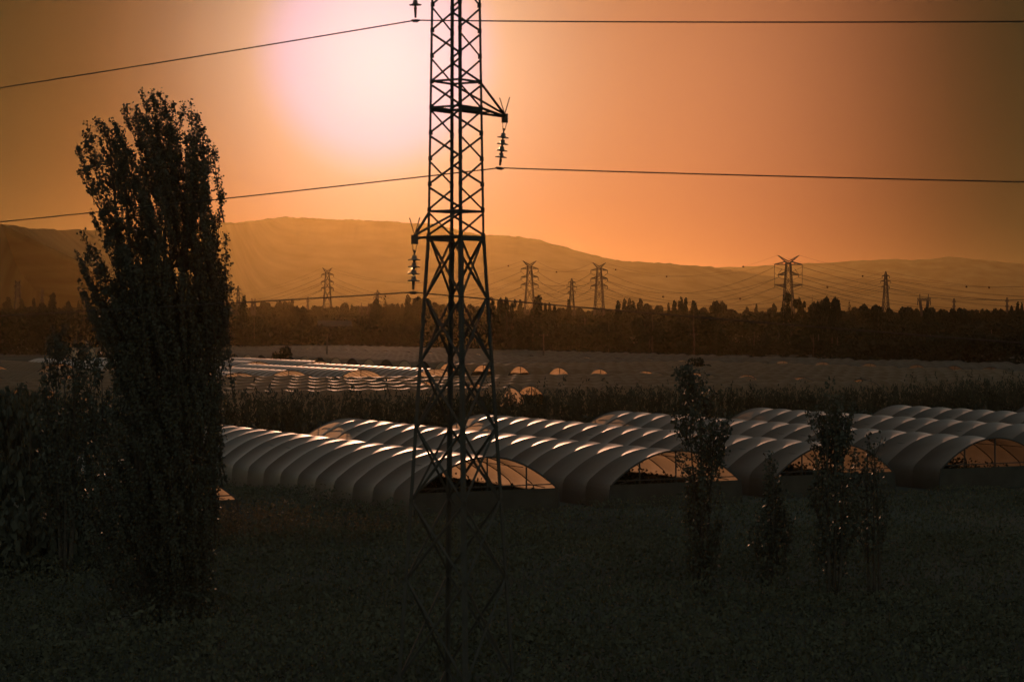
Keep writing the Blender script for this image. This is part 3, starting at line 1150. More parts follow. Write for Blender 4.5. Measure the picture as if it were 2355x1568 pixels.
def tree_parts(kind, seed):
    """crown and trunk meshes of a tree 10 m tall"""
    rng = np.random.default_rng(seed)
    bl = []
    if kind == 'round':
        for _ in range(16):
            a, q = rng.uniform(0, 6.28), rng.random() ** 0.5 * 3.0
            z = rng.uniform(3.2, 8.6)
            q *= math.sqrt(max(0.05, 1 - ((z - 5.6) / 4.2) ** 2))
            r = rng.uniform(0.9, 1.6)
            bl.append((q * math.cos(a), q * math.sin(a), min(z, 10 - r * 0.9), r, r * 0.9))
        n, sz = 3200, 0.62
    elif kind == 'column':
        for k in range(16):
            z = 1.0 + k * 0.54
            w = 1.25 * math.sqrt(max(0.08, 1 - ((z - 5.2) / 5.0) ** 2)) * (1.0 if z < 6 else 1 - 0.05 * (z - 6))
            bl.append((rng.normal() * 0.25, rng.normal() * 0.25, z, w * rng.uniform(0.75, 1.05), 0.9))
        n, sz = 2200, 0.5
    elif kind == 'cypress':
        for k in range(12):
            z = 0.6 + k * 0.76
            w = 1.35 * (1 - z / 10.4) + 0.12
            bl.append((rng.normal() * 0.1, rng.normal() * 0.1, z, w, 0.8))
        n, sz = 1200, 0.45
    elif kind == 'umbrella':
        for _ in range(14):
            a, q = rng.uniform(0, 6.28), rng.random() ** 0.5 * 3.9
            bl.append((q * math.cos(a), q * math.sin(a), 8.3 - q * 0.42 + rng.normal() * 0.25, rng.uniform(0.9, 1.5), rng.uniform(0.7, 1.1)))
        n, sz = 2400, 0.6
    elif kind == 'loose':
        for _ in range(20):
            a, q = rng.uniform(0, 6.28), rng.random() ** 0.5 * 2.9
            z = rng.uniform(2.4, 9.0)
            q *= math.sqrt(max(0.08, 1 - ((z - 5.4) / 4.6) ** 2))
            r = rng.uniform(0.55, 0.95)
            bl.append((q * math.cos(a), q * math.sin(a), z, r, r))
        n, sz = 1900, 0.5
    else:  # bush, foliage down to the ground
        for _ in range(14):
            a, q = rng.uniform(0, 6.28), rng.random() ** 0.5 * 4.6
            z = rng.uniform(0.6, 8.4) * math.sqrt(max(0.05, 1 - (q / 5.6) ** 2))
            r = rng.uniform(1.1, 1.8)
            bl.append((q * math.cos(a), q * math.sin(a), max(z, 1.0), r, r))
        n, sz = 2000, 0.75
    pts = blob_points(bl, n, rng)
    cr = leaf_mesh('crown', pts, rng.uniform(0.7, 1.35, n) * sz, M['leaf' if kind == 'bush' else 'woodleaf'], rng)
    b = MB()
    h = {'round': 6.5, 'umbrella': 8.0, 'loose': 8.0}.get(kind, 8.5)
    b.tube([(0, 0, 0), (0.08, 0.05, h * 0.4), (-0.05, 0.1, h * 0.75), (0.03, 0, h)], [0.27, 0.2, 0.12, 0.04], 6)
    if kind in ('round', 'umbrella', 'loose'):
        for _ in range(6):
            a = rng.uniform(0, 6.28)
            z0 = rng.uniform(0.3, 0.65) * h
            q = rng.uniform(1.6, 2.7)
            b.tube([(0.03, 0.05, z0), (q * 0.5 * math.cos(a), q * 0.5 * math.sin(a), z0 + 1.0), (q * math.cos(a), q * math.sin(a), z0 + 2.0)], [0.1, 0.07, 0.03], 5)
    return cr, b.mesh('trunk', M['bark'], True), 2 * float(np.percentile(np.abs(pts[:, :2]), 96)), float(np.percentile(pts[:, 2], 98.5))


TREES = {k: [tree_parts(k, 60 + 7 * i + j * 31) for j in range(3)] for i, k in enumerate(('round', 'column', 'cypress', 'umbrella', 'loose', 'bush', 'distantbush'))}
WID = {'round': 7.2, 'column': 2.6, 'cypress': 2.6, 'umbrella': 9.0, 'loose': 6.6, 'bush': 11.0}
NAME = {'round': 'broadleaf_tree', 'column': 'poplar_tree', 'cypress': 'cypress_tree', 'umbrella': 'umbrella_pine', 'loose': 'broadleaf_tree', 'bush': 'thicket_bush'}
tr = random.Random(77)


def far_tree(kind, px, py, Y, wpx, label, group):
    top = P(px, py, Y)
    h = max(top.z, 2.0)
    w = wpx * Y / F * (0.92 if kind != 'bush' else 1.0)
    cr, tk, wid, hgt = tr.choice(TREES['distantbush' if kind == 'bush' and Y > 250 else kind])
    r = thing(NAME[kind], label, 'tree' if kind != 'bush' else 'bush', (top.x, Y, 0), tr.uniform(0, 6.28), group)
    sx = w / wid
    r.scale = (sx, sx, h / hgt)
    link('crown', cr, r)
    link('trunk', tk, r)
    return r


SKY_TREES = [  # kind, px, py, distance, width px, label
    ('column', 18, 690, 760, 22, 'dim broad poplar at the left edge below the first faint pylon'),
    ('column', 50, 694, 780, 16, 'dim poplar between the two faint pylons at the left edge'),
    ('column', 77, 694, 640, 12, 'slim dim poplar between the two faint left pylons, nearer and darker'),
    ('column', 121, 683, 560, 22, 'dark poplar rising highest left of the tall poplar'),
    ('round', 152, 697, 560, 20, 'small dark round tree just right of the dark left poplar'),
    ('round', 100, 702, 600, 30, 'low dark tree left of the dark left poplar'),
    ('column', 182, 698, 700, 9, 'thin dark tree top close left of the tall poplar'),
    ('cypress', 196, 704, 690, 8, 'tiny pointed tree touching the tall poplar from the left'),
    ('round', 539, 702, 700, 32, 'hazy round tree just right of the tall poplar'),
    ('column', 559, 689, 560, 20, 'dark blocky poplar in front of the small triple arm pylon right of the tall poplar'),
    ('round', 590, 707, 720, 30, 'hazy low tree right of the dark blocky poplar'),
    ('round', 611, 697, 800, 38, 'hazy wide round tree between tall poplar and horned pylon'),
    ('column', 636, 700, 800, 14, 'hazy poplar right beside the hazy wide round tree'),
    ('round', 652, 696, 820, 24, 'hazy bushy tree left of a pair of hazy poplars'),
    ('column', 665, 699, 830, 10, 'left one of a pair of hazy poplars'),
    ('column', 673, 694, 830, 13, 'right taller one of a pair of hazy poplars'),
    ('round', 694, 709, 600, 40, 'dark round tree below the thin hazy lattice mast'),
    ('round', 730, 708, 860, 40, 'hazy low tree at the left foot of the horned pylon'),
    ('round', 765, 708, 860, 36, 'hazy low tree at the right foot of the horned pylon'),
    ('round', 795, 700, 800, 30, 'hazy round tree halfway between horned pylon and portal pylon'),
    ('column', 810, 705, 800, 9, 'hazy slim tree close to the portal pylon'),
    ('round', 846, 702, 800, 24, 'hazy bushy tree right of the portal pylon'),
    ('round', 865, 693, 600, 32, 'dark pear shaped tree hiding the foot of a small pylon'),
    ('cypress', 886, 692, 680, 18, 'pointed tree right of the dark pear shaped tree'),
    ('round', 900, 703, 720, 26, 'hazy tree between pointed tree and slim poplar'),
    ('column', 914, 703, 700, 11, 'slim hazy poplar left of the broad poplar block'),
    ('round', 926, 703, 740, 16, 'little hazy round tree left of the broad poplar block'),
    ('column', 940, 687, 640, 20, 'tall blunt poplar left of the big pylon'),
    ('round', 960, 687, 700, 34, 'broad hazy tree close to the big pylon on its left'),
    ('round', 982, 691, 720, 30, 'broad hazy tree right behind the left leg of the big pylon'),
    ('round', 1008, 699, 740, 30, 'hazy tree seen through the left half of the big pylon'),
    ('round', 1045, 704, 740, 34, 'hazy tree seen through the middle of the big pylon'),
    ('round', 1085, 704, 740, 34, 'hazy tree seen through the right half of the big pylon'),
    ('column', 1133, 695, 540, 22, 'dark poplar clump touching the right side of the big pylon'),
    ('round', 1154, 692, 540, 34, 'dark bushy poplar just right of the big pylon'),
    ('loose', 1177, 698, 540, 26, 'half bare dark tree right of the dark bushy poplar'),
    ('column', 1197, 696, 640, 13, 'slim poplar just left of the horned pylon right of the big one'),
    ('column', 1237, 687, 600, 26, 'tall dark poplar at the right foot of a horned pylon'),
    ('column', 1254, 704, 620, 10, 'left small poplar right of the tall dark poplar'),
    ('column', 1264, 703, 620, 10, 'right small poplar right of the tall dark poplar'),
    ('column', 1274, 708, 600, 13, 'short dark poplar before the middle pylon'),
    ('round', 1290, 711, 760, 28, 'low hazy tree left of the middle pylon'),
    ('column', 1309, 696, 640, 13, 'dark poplar at the left foot of the middle pylon'),
    ('round', 1335, 711, 800, 40, 'low hazy tree between middle pylon and second horned pylon'),
    ('round', 1378, 712, 800, 44, 'low hazy tree hiding the foot of the second horned pylon'),
    ('column', 1423, 701, 580, 17, 'dark narrow poplar right of the second horned pylon'),
    ('column', 1437, 694, 760, 14, 'left half of the hazy blunt poplar pair'),
    ('column', 1448, 693, 760, 14, 'right half of the hazy blunt poplar pair'),
    ('column', 1457, 698, 770, 14, 'hazy short poplar beside the blunt poplar pair'),
    ('column', 1473, 692, 780, 16, 'hazy poplar standing above a clump of round trees'),
    ('round', 1492, 703, 760, 40, 'clump like round tree right of the hazy poplar'),
    ('round', 1512, 705, 760, 26, 'small round tree at the end of the clump'),
    ('column', 1537, 703, 700, 9, 'thin lone tree left of the group of four poplars'),
    ('column', 1552, 699, 640, 15, 'first of the four poplars in a group'),
    ('column', 1562, 700, 640, 10, 'second and shortest of the four poplars in a group'),
    ('column', 1568, 691, 650, 13, 'third and tallest of the four poplars in a group'),
    ('column', 1577, 693, 650, 14, 'last of the four poplars in a group'),
    ('column', 1597, 699, 600, 20, 'dark solitary poplar right of the group of four'),
    ('round', 1620, 710, 720, 30, 'low tree left of the umbrella shaped tree'),
    ('umbrella', 1648, 695, 700, 42, 'umbrella shaped tree standing free on the skyline'),
    ('cypress', 1647, 716, 540, 14, 'dark pointed cypress under the umbrella shaped tree'),
    ('round', 1690, 714, 800, 44, 'low tree right of the umbrella shaped tree'),
    ('round', 1718, 709, 780, 18, 'small round tree left of a tiny column tree'),
    ('column', 1739, 704, 760, 9, 'tiny column tree left of the looped pylon'),
    ('round', 1765, 711, 760, 34, 'low tree left of the looped pylon'),
    ('loose', 1786, 704, 700, 34, 'loose tree at the left foot of the looped pylon'),
    ('loose', 1819, 679, 640, 50, 'loose crowned tall tree before the foot of the looped pylon'),
    ('cypress', 1803, 702, 560, 22, 'dark narrow tree left under the looped pylon'),
    ('loose', 1846, 690, 640, 32, 'airy tree right of the looped pylon'),
    ('round', 1872, 701, 540, 46, 'dark flat topped tree right of the looped pylon'),
    ('round', 1896, 697, 540, 40, 'dark wide tree in the tall dark clump'),
    ('round', 1914, 690, 530, 40, 'highest tree of the tall dark clump right of the looped pylon'),
    ('cypress', 1868, 694, 700, 4, 'needle thin tree behind the dark flat topped tree'),
    ('cypress', 1953, 704, 700, 16, 'conical tree right of the tall dark clump'),
    ('round', 1968, 710, 700, 36, 'low round tree between the dark clump and the tall pylon'),
    ('round', 2006, 706, 560, 56, 'wide dark round tree left of the tall slim pylon'),
    ('round', 2045, 713, 640, 36, 'low dark tree at the foot of the tall slim pylon'),
    ('round', 2078, 710, 600, 44, 'wide dark tree between slim pylon and vee pylon'),
    ('round', 2108, 714, 640, 30, 'low dark tree left under the vee pylon'),
    ('round', 2138, 711, 580, 38, 'dark round tree right under the vee pylon'),
    ('umbrella', 2165, 714, 600, 34, 'dark flat tree right of the vee pylon'),
    ('umbrella', 2203, 712, 580, 54, 'wide dark umbrella tree below the short pylon'),
    ('round', 2240, 716, 640, 34, 'low dark tree right of the short pylon'),
    ('round', 2268, 715, 640, 30, 'low dark tree left of the last pylon'),
    ('round', 2300, 714, 640, 40, 'low wide dark tree under the last pylon'),
    ('round', 2325, 709, 620, 22, 'round dark tree right of the last pylon'),
    ('column', 2340, 701, 600, 11, 'left one of two dark columns at the right edge'),
    ('column', 2349, 704, 600, 10, 'right one of two dark columns at the right edge'),
    ('cypress', 826, 733, 520, 18, 'dark spiky conifer before the poplars left of the big pylon'),
    ('cypress', 838, 738, 520, 16, 'middle one of three dark spiky conifers'),
    ('cypress', 851, 736, 520, 20, 'right one of three dark spiky conifers'),
]
for k, px, py, Y, wpx, lab in SKY_TREES:
    Y = max(620 if px < 1080 else 480, 460 + (Y - 520) * 2.6)
    far_tree(k, px, py, Y, wpx, lab, 'trees along the skyline')
# dark bushes in the middle distance and the thicket at the left
BUSHES = [(585, 735, 560, 60, 'dark bush before the hazy trees right of the tall poplar'), (1165, 722, 500, 90, 'big dark bush right of the big pylon'),
          (1225, 742, 500, 70, 'dark bush below the horned pylon'), (1400, 748, 520, 60, 'dark rounded bush left of the dark narrow poplar'),
          (1595, 728, 520, 130, 'broad dark thicket under the four poplars'), (1500, 738, 520, 90, 'dark thicket left of the four poplars'),
          (1735, 772, 470, 70, 'dark bush at the far edge of the tunnel field'), (1870, 775, 460, 90, 'dark bushes near the field edge under the dark clump'),
          (1600, 826, 330, 60, 'small dark bush among the far tunnels beside the sapling tip'), (2010, 770, 440, 120, 'dark thicket at the right end of the tunnel field'),
          (2140, 772, 430, 140, 'wide dark thicket right of the tunnel field'), (2280, 770, 420, 150, 'dark thicket at the right edge'),
          (45, 900, 150, 90, 'dark bush in the reeds at the left edge'), (20, 925, 100, 150, 'dark thicket at the left edge, nearest'),
          (120, 938, 98, 150, 'dark thicket left of the tall poplar foot'), (205, 960, 96, 130, 'dark thicket behind the tall poplar foot'),
          (300, 1000, 94, 160, 'dark low thicket hidden behind the tall poplar'), (430, 1095, 92, 90, 'dark bush right of the tall poplar foot'), (70, 1040, 86, 200, 'low dark thicket before the left edge thicket')]
for px, py, Y, wpx, lab in BUSHES:
    far_tree('bush', px, py, Y, wpx, lab, 'dark bushes and thickets')
far_tree('bush', 655, 800, 415, 46, 'bare twiggy bush among the far tunnels left of the utility pole', 'dark bushes and thickets')


def wood(name, Y, pts, n, size, seed, dep=25):
    """the far belts of woodland that read as one mass"""
    rng = np.random.default_rng(seed)
    px = rng.uniform(-160, 2520, n)
    top = np.interp(px, [p[0] for p in pts], [p[1] for p in pts])
    q = rng.normal(size=700)
    top = top + 2.2 * np.interp(px, np.linspace(-160, 2520, 700), q) + 3 * np.interp(px, np.linspace(-160, 2520, 150), rng.normal(size=150))
    H = HC + (730 - top) / F * Y
    yy = Y + rng.uniform(0, dep, n)
    z = H * (1 - rng.random(n) ** 1.6)
    x = (px - PW / 2) / F * Y
    keep = H > 0.8
    o = link(name, leaf_mesh(name, np.stack([x, yy, np.maximum(z, 0.1)], 1)[keep], rng.uniform(0.6, 1.3, keep.sum()) * size, M['woodleaf'], rng))
    o['kind'] = 'stuff'
    return o


wood('woodland', 1350, [(-160, 714), (500, 711), (700, 711), (1000, 707), (1130, 709), (1200, 717), (1500, 718), (1800, 720), (2520, 722)], 44000, 2.0, 1).__setitem__('label', 'hazy woodland belt along the far plain')
wood('woodland', 850, [(-160, 712), (250, 714), (520, 730), (700, 728), (1000, 730), (1200, 728), (1400, 727), (1700, 727), (1900, 721), (2520, 723)], 44000, 1.35, 2).__setitem__('label', 'dark woodland belt before the hazy trees')
wood('field_hedge', 592, [(-160, 722), (250, 724), (480, 745), (620, 752), (800, 756), (900, 752), (1050, 750), (1180, 745), (1400, 752), (1440, 790), (1700, 792), (1900, 784), (1960, 760), (2100, 745), (2520, 742)], 44000, 1.0, 3).__setitem__('label', 'dark field hedge behind the tunnel field')
wood('field_hedge', 405, [(-160, 900), (1880, 900), (1930, 806), (1990, 786), (2100, 778), (2250, 772), (2520, 770)], 26000, 0.8, 5, 14).__setitem__('label', 'dark hedge closing the tunnel field on the right')
wood('field_hedge', 640, [(-160, 790), (1380, 790), (1420, 745), (1600, 742), (1800, 745), (2000, 740), (2520, 740)], 9000, 1.1, 4).__setitem__('label', 'dark hedge beyond the field on the right')


# ------------------------------------------------------------------ far pylons
def far_pylon(kind, px, top, Y, label, wpx, rot=0.5):
    H = P(px, top, Y).z
    c = P(px, 730, Y)
    r = thing('lattice_pylon', label, 'pylon', (c.x, Y, 0), rot, 'pylons on the far plain')
    m_ = Y / F
    W2 = wpx * m_ / 2
    leg, br = (0.34, 0.20) if kind in ('horn', 'loop') else (0.24, 0.14)
    sc = Y / 1000.0
    if kind == 'vee':
        leg, br = 0.40, 0.26
    leg, br = leg * (0.5 + 0.5 * sc), br * (0.5 + 0.5 * sc)
    lat, tips = MB(), []

    def sq(z, h):
        return [Vector((a * h, b * h, z)) for a, b in ((-1, -1), (1, -1), (1, 1), (-1, 1))]

    def body(levels):
        for i in range(4):
            b = MB()
            for (z0, h0), (z1, h1) in zip(levels, levels[1:]):
                b.beam(sq(z0, h0)[i], sq(z1, h1)[i], leg)
            b.build('leg', M['farsteel'], r)
        for (z0, h0), (z1, h1) in zip(levels, levels[1:]):
            nseg = max(1, round((z1 - z0) / (2.3 * max(h0, h1) + 1.3)))
            for k in range(nseg):
                ta, tb = k / nseg, (k + 1) / nseg
                A = sq(z0 + (z1 - z0) * ta, h0 + (h1 - h0) * ta)
                B = sq(z0 + (z1 - z0) * tb, h0 + (h1 - h0) * tb)
                for i in range(4):
                    j = (i + 1) % 4
                    lat.beam(A[i], B[j], br)
                    lat.beam(A[j], B[i], br)
                    lat.beam(B[i], B[j], br)

    def arm(z, h, length, rise, sgn, hang, horiz=True, split=False):
        b = MB()
        tip = Vector((sgn * length, 0, z + (0 if not horiz else 0)))
        for q in (-1, 1):
            b.beam((sgn * h, q * h, z), tip, br * (2.2 if split else 1.6))
            b.beam((sgn * h, q * h, z + rise), tip, br * (2.2 if split else 1.6))
        for t in (0.35, 0.65):
            b.beam(Vector((sgn * h, h, z)).lerp(tip, t), Vector((sgn * h, -h, z + rise)).lerp(tip, t), br)
        a = b.build('cross_arm', M['farsteel'], r)
        if hang:
            i_ = MB()
            i_.tube([tip, tip + Vector((0, 0, -hang))], br * 0.8, 5)
            i_.build('insulator_string', M['farsteel'], a)
        tips.append(tip + Vector((0, 0, -hang)))

    if kind in ('horn', 'loop'):
        zt = H * (0.935 if kind == 'horn' else 0.915)
        hs = 0.055 * H * 0.5
        zs = [0.895 * H, 0.785 * H, 0.685 * H] if kind == 'horn' else [0.89 * H, 0.767 * H, 0.65 * H]
        wb = 0.085 * H
        body([(0, wb), (zs[2] - 0.02 * H, hs * 1.55), (zs[0], hs), (zt, hs * 0.9)])
        for s in (-1, 1):
            b = MB()
            tp = Vector((s * W2 * 0.78, 0, H))
            for q in (-1, 1):
                b.beam((s * hs, q * hs, zt), tp, br * 1.1)
                b.beam((-s * hs * 0.2, q * hs, zt + 0.01 * H), tp, br)
            for t in (0.3, 0.55, 0.78):
                b.beam(Vector((s * hs, -hs, zt)).lerp(tp, t), Vector((-s * hs * .2, hs, zt)).lerp(tp, t), br)
            b.build('earth_wire_horn', M['farsteel'], r)
            tips.append(tp)
            for i, z in enumerate(zs):
                L = W2 * (1.0 if kind == 'horn' else (1.0, 0.72, 0.98)[i])
                arm(z, hs * (1.0 + 0.25 * i), L, ((0.028 if kind == 'horn' else 0.035) * H if not (kind == 'loop' and i == 2) else -0.03 * H), s, 0.04 * H if kind == 'horn' else 0.03 * H, split=kind == 'loop')
            if kind == 'loop':
                b = MB()
                b.tube([(s * W2, 0, zs[0]), (s * W2 * 1.0, 0, zs[2])], br * 0.55, 5)
                b.build('jumper_loop', M['farsteel'], r)
                b = MB()
                b.tube([(s * W2 * 0.45, 0, zs[0] - 0.05 * H), (s * W2 * 0.8, 0, zs[0] - 0.13 * H), (s * W2 * 0.98, 0, zs[0] - 0.1 * H)], br * 0.55, 5)
                b.build('jumper_loop', M['farsteel'], r)
    elif kind == 'peak':
        zs = [H * 0.935, H * 0.86, H * 0.785]
        hs = 0.19 * W2
        body([(0, 0.95 * W2), (zs[2], hs * 1.5), (zs[0] + 0.02 * H, hs * 0.9), (H, 0.05)])
        for i, z in enumerate(zs):
            for s in (-1, 1):
                arm(z, hs, W2 * (0.72, 1.0, 0.76)[i], 0.015 * H, s, 0.03 * H)
        tips.append(Vector((0, 0, H)))
    elif kind == 'mast':
        zs = [H * 0.9, H * 0.76, H * 0.62]
        hs = 0.02 * H
        body([(0, 0.05 * H), (zs[2], hs), (H, hs * 0.6)])
        for i, z in enumerate(zs):
            for s in (-1, 1):
                arm(z, hs * 0.8, W2, 0.03 * H, s, 0.04 * H)
    else:  # vee: waist at the foot, a fork of two lattice arms carrying a bridge
        hs = 0.03 * H
        body([(0, 0.06 * H), (H * 0.42, hs * 0.8)])
        for s in (-1, 1):
            b = MB()
            for q in (-1, 1):
                b.beam((s * hs * 0.2, q * hs, H * 0.42), (s * W2 * 0.52, q * hs, H * 0.88), br * 1.2)
                b.beam((s * hs, q * hs, H * 0.42), (s * W2 * 0.72, q * hs, H * 0.88), br * 1.2)
            for t in (0.15, 0.35, 0.55, 0.75):
                b.beam(Vector((s * hs * .2, 0, H * .42)).lerp(Vector((s * W2 * .52, 0, H * .88)), t), Vector((s * hs, 0, H * .42)).lerp(Vector((s * W2 * .72, 0, H * .88)), t + 0.15), br)
            b.build('fork_arm', M['farsteel'], r)
            b = MB()
            b.beam((s * W2 * 0.62, 0, H * 0.9), (s * W2 * 0.66, 0, H), br * 1.2)
            b.build('earth_wire_peak', M['farsteel'], r)
            i_ = MB()
            i_.tube([(s * W2 * 0.97, 0, H * 0.86), (s * W2 * 0.97, 0, H * 0.78)], br * 0.8, 5)
            i_.build('insulator_string', M['farsteel'], r)
            tips.append(Vector((s * W2 * 0.97, 0, H * 0.78)))
        b = MB()
        for z in (0.87, 0.91):
            b.beam((-W2, 0, H * z), (W2, 0, H * z), br * 1.2)
        for k in range(10):
            x0, x1 = -W2 + k * W2 / 5, -W2 + (k + 1) * W2 / 5
            b.beam((x0, 0, H * (0.87 if k % 2 else 0.91)), (x1, 0, H * (0.91 if k % 2 else 0.87)), br)
        b.build('bridge_beam', M['farsteel'], r)
    o = lat.build('bracing', M['farsteel'], r)
    o['kind'] = 'stuff'
    rm = Matrix.Rotation(rot, 4, 'Z')
    return [c * 1.0 - Vector((0, 0, c.z)) + (rm @ t) for t in tips]


PYL = {}
PYL['a'] = far_pylon('horn', 41, 645, 1150, 'faint tall pylon at the far left under the dark hill', 15, 0.4)
far_pylon('peak', 97, 662, 900, 'faint small pylon left of the dark left poplar', 11, 0.4)
far_pylon('peak', 548, 657, 900, 'hazy three armed pylon just right of the tall poplar', 18, 0.3)
far_pylon('vee', 583, 686, 900, 'hazy little portal pylon behind the dark blocky poplar', 11, 0.3)
far_pylon('mast', 708, 683, 1500, 'thin hazy lattice mast left of the hazy horned pylon', 6, 0.3)
PYL['f'] = far_pylon('horn', 753, 616, 1450, 'hazy horned pylon midway between tall poplar and big pylon', 28, 0.2)
far_pylon('vee', 839, 697, 950, 'hazy wide portal pylon beside the dark pear shaped tree', 25, 0.2)
PYL['h'] = far_pylon('peak', 868, 667, 900, 'hazy small pylon rising behind the dark pear shaped tree', 19, 0.2)
PYL['j'] = far_pylon('horn', 1218, 600, 1180, 'horned pylon first to the right of the big pylon', 40, 0.15)
PYL['k'] = far_pylon('peak', 1315, 640, 960, 'small peaked pylon between the two horned pylons', 23, 0.15)
PYL['l'] = far_pylon('horn', 1378, 604, 1150, 'second horned pylon right of the big pylon, with slanting insulators', 39, 0.15)
PYL['m'] = far_pylon('loop', 1813, 587, 1020, 'large horned pylon with hanging jumper loops above the dark clump', 65, 0.1)
PYL['n'] = far_pylon('peak', 2037, 624, 900, 'tall slim peaked pylon between looped pylon and vee pylon', 24, 0.15)
PYL['o'] = far_pylon('vee', 2125, 676, 820, 'vee shaped pylon standing on the right skyline', 31, 0.05)
far_pylon('mast', 2194, 686, 1500, 'short dark mast pylon right of the vee pylon', 9, 0.2)
far_pylon('mast', 2316, 684, 1500, 'last short mast pylon near the right edge', 9, 0.2)

BALLS = {1169: 'small dark warning ball just left of the first horned pylon', 1280: 'small dark warning ball between the first and second horned pylons',
         1416: 'small dark warning ball close right of the second horned pylon', 1533: 'dark warning ball midway from second horned pylon to looped pylon, upper wire',
         1709: 'small dark warning ball against the sky left of the looped pylon', 1525: 'dark warning ball on the lower wire above the four poplars',
         1702: 'dark warning ball on the lower wire left of the looped pylon', 1903: 'dark warning ball on the lower wire above the tall dark clump',
         1984: 'small dark warning ball left of the tall slim pylon, upper wire', 2222: 'dark warning ball above the short mast pylon',
         2275: 'dark warning ball nearest the right edge, between the two mast pylons'}
ncab = [0]


def cable(p, q, sag, r, label, group, balls=()):
    pts = []
    for k in range(25):
        t = k / 24
        pts.append(p.lerp(q, t) + Vector((0, 0, -4 * sag * t * (1 - t))))
    b = MB()
    b.tube(pts, r, 4, False)
    tag(b.build('far_cable', M['cable']), label, 'cable', group)
    for bx in balls:
        # where along the span does it cross the sight line bx?
        best = min(range(1000), key=lambda k: abs((p.lerp(q, k / 999).x / p.lerp(q, k / 999).y) - (bx - PW / 2) / F))
        t = best / 999
        c = p.lerp(q, t) + Vector((0, 0, -4 * sag * t * (1 - t)))
        s = MB()
        s.lathe([(0.02, -0.42), (0.25, -0.36), (0.40, -0.15), (0.42, 0), (0.40, 0.15), (0.25, 0.36), (0.02, 0.42)], 10)
        tag(s.build('marker_ball', M['ball'], None, True, c), BALLS[bx], 'warning ball', 'warning balls on the earth wires')


def tips(k):
    return PYL[k]


WN = ['left earth wire', 'left top arm cable', 'left middle arm cable', 'left low arm cable', 'right earth wire', 'right top arm cable', 'right middle arm cable', 'right low arm cable']
PN = ['left top cable', 'right top cable', 'left middle cable', 'right middle cable', 'left low cable', 'right low cable', 'earth wire']
SPAN = {'fj': 'hazy horned pylon and first horned pylon', 'jl': 'first and second horned pylon', 'lm': 'second horned pylon and looped pylon', 'hk': 'two small peaked pylons behind the big pylon', 'kn': 'small peaked pylon and tall slim pylon'}
BIG = 'far power cables between the horned pylons'
for a, b, sg in (('f', 'j', 14), ('j', 'l', 7), ('l', 'm', 11)):
    A, B = tips(a), tips(b)
    for i in range(8):
        horn = i in (0, 4)
        cable(A[i], B[i], sg * (0.75 if horn else 1), 0.035 if horn else 0.075, WN[i] + ' sagging between ' + SPAN[a + b], BIG,
              balls=((1416, 1533, 1709) if (a == 'l' and i == 0) else (1280,) if (a == 'j' and i == 0) else (1169,) if (a == 'f' and i == 0) else ()))
for i in range(8):
    horn = i in (0, 4)
    A = tips('m')[i]
    Bp = P(2760, 600, 860)
    rel = A - tips('m')[0]
    cable(A, Bp + Vector((rel.x, 0, rel.z)), 12, 0.035 if horn else 0.075, 'far ' + WN[i] + ' running right from the looped pylon', 'far power cables right of the looped pylon', balls=((1984, 2222) if i == 0 else ()))
    A = tips('f')[i]
    Bp = P(250, 640, 1500)
    rel = A - tips('f')[0]
    cable(A, Bp + Vector((rel.x, 0, rel.z)), 15, 0.035 if horn else 0.075, 'hazy ' + WN[i] + ' running left from the hazy horned pylon', 'far power cables left of the hazy horned pylon')
for a, b, sg in (('h', 'k', 8), ('k', 'n', 10)):
    for i in range(7):
        cable(tips(a)[i], tips(b)[i], sg, 0.03 if i == 6 else 0.045, 'faint ' + PN[i] + ' between ' + SPAN[a + b], 'faint cables between the peaked pylons',
              balls=((1525, 1702, 1903) if (a == 'k' and i == 6) else ()))
for i in range(7):
    A = tips('n')[i]
    rel = A - tips('n')[6]
    cable(A, P(2700, 650, 860) + Vector((rel.x, 0, rel.z)), 5, 0.03 if i == 6 else 0.045, 'faint ' + PN[i] + ' running right from the tall slim pylon', 'faint cables right of the slim pylon', balls=((2275,) if i == 6 else ()))

# ------------------------------------------------------------------ utility poles, sheds
def pole(px, top, Y, label, arm=True):
    t = P(px, top, Y)
    r = thing('utility_pole', label, 'utility pole', (t.x, Y, 0), 0.3, 'wooden utility poles')
    b = MB()
    b.tube([(0, 0, 0), (0.03, 0, t.z)], [0.17, 0.12], 7)
    b.build('post', M['wood'], r, True)
    if arm:
        b = MB()
        b.beam((-0.9, 0.16, t.z - 0.35), (0.9, 0.16, t.z - 0.35), 0.12)
        a = b.build('crossbar', M['wood'], r)
        for x in (-0.8, 0.0, 0.8):
            b = MB()
            b.tube([(x, 0.16, t.z - 0.29), (x, 0.16, t.z - 0.08)], [0.04, 0.06], 6)
            b.build('insulator', M['glass'], a, True)
    return t


q1 = pole(752, 767, 430, 'utility pole among the far tunnels left of the big pylon')
pole(764, 757, 640, 'thin pole behind the utility pole left of the big pylon', False)
pole(920, 754, 640, 'thin pole before the hazy trees left of the big pylon', False)
q2 = pole(1250, 767, 430, 'utility pole among the far tunnels below the horned pylon')
pole(1345, 732, 640, 'pole with crossbar rising from the dark hedge')
q3 = pole(1494, 763, 560, 'left one of two poles in the dark field')
q4 = pole(1597, 766, 500, 'right one of two poles in the dark field')
pole(1882, 768, 470, 'short pole below the dark clump', False)
q5 = pole(1926, 737, 560, 'tall thin pole below the dark clump')
cable(q3 + Vector((0, 0, -0.1)), q4 + Vector((0, 0, -0.1)), 1.2, 0.02, 'slack wire between the two poles in the dark field', None)


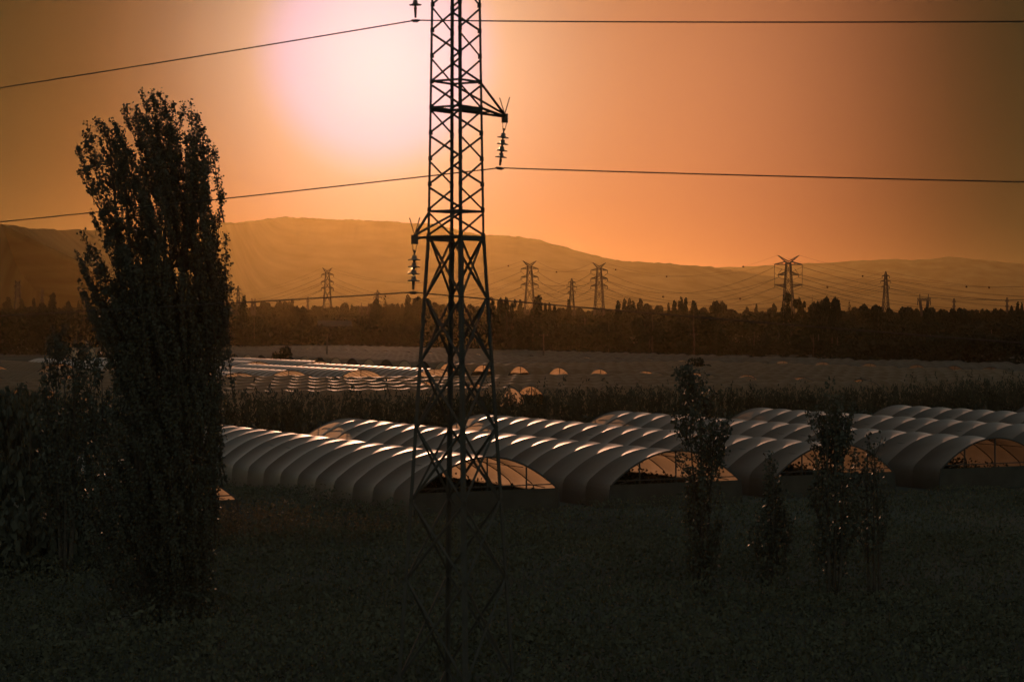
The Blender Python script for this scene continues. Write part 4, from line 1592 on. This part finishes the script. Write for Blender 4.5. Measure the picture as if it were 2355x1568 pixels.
def shed(name, px0, px1, ytop, Y, dep, label, eave=0.72):
    a, b_ = P(px0, ytop, Y), P(px1, ytop, Y)
    L, H = b_.x - a.x, a.z
    r = thing(name, label, 'shed', ((a.x + b_.x) / 2, Y, 0), 0.12)
    e = H * eave
    b = MB()
    b.box(-L / 2, L / 2, 0, dep, 0, e)
    w = b.build('wall', M['wall'], r)
    b = MB()
    x = L / 2 + 0.4
    b.add([(-x, -0.5, e - 0.1), (x, -0.5, e - 0.1), (x, dep / 2, H), (-x, dep / 2, H), (-x, dep + 0.5, e - 0.1), (x, dep + 0.5, e - 0.1),
           (-x, -0.5, e + 0.05), (x, -0.5, e + 0.05), (x, dep / 2, H + 0.15), (-x, dep / 2, H + 0.15), (-x, dep + 0.5, e + 0.05), (x, dep + 0.5, e + 0.05)],
          [(6, 7, 8, 9), (9, 8, 11, 10), (3, 2, 1, 0), (4, 5, 2, 3), (0, 1, 7, 6), (5, 4, 10, 11), (1, 2, 8, 7), (2, 5, 11, 8), (3, 0, 6, 9), (4, 3, 9, 10)])
    b.build('roof', M['roof'], r)
    b = MB()
    b.box(-1.6, 1.6, -0.08, -0.003, 0, e * 0.8)
    b.build('door', M['board'], r)
    for s in (-0.3, 0.3):
        b = MB()
        b.box(L * s - 0.7, L * s + 0.7, -0.06, -0.003, e * 0.4, e * 0.75)
        b.build('window', M['glass'], r)
    return r


shed('farm_shed', 604, 672, 765, 640, 9, 'dark farm shed with a low roof in front of the hazy trees')
shed('greenhouse_shed', 735, 808, 738, 700, 14, 'long low shed whose roof catches the light below the horned pylon', 0.8)

# ------------------------------------------------------------------ haze over the whole plain
mh = bpy.data.materials.new('evening_haze')
mh.use_nodes = True
nt = mh.node_tree
nt.nodes.clear()
pv = nt.nodes.new('ShaderNodeVolumePrincipled')
pv.inputs['Color'].default_value = (0.95, 0.69, 0.245, 1)
pv.inputs['Density'].default_value = 0.95e-5
pv.inputs['Anisotropy'].default_value = 0.85
ou = nt.nodes.new('ShaderNodeOutputMaterial')
nt.links.new(pv.outputs[0], ou.inputs['Volume'])
b = MB()
b.box(-9100, 9100, -250, 14600, -1.6, 352)
hz = b.build('haze', mh)
hz['kind'] = 'stuff'
hz['label'] = 'golden evening haze over the plain'
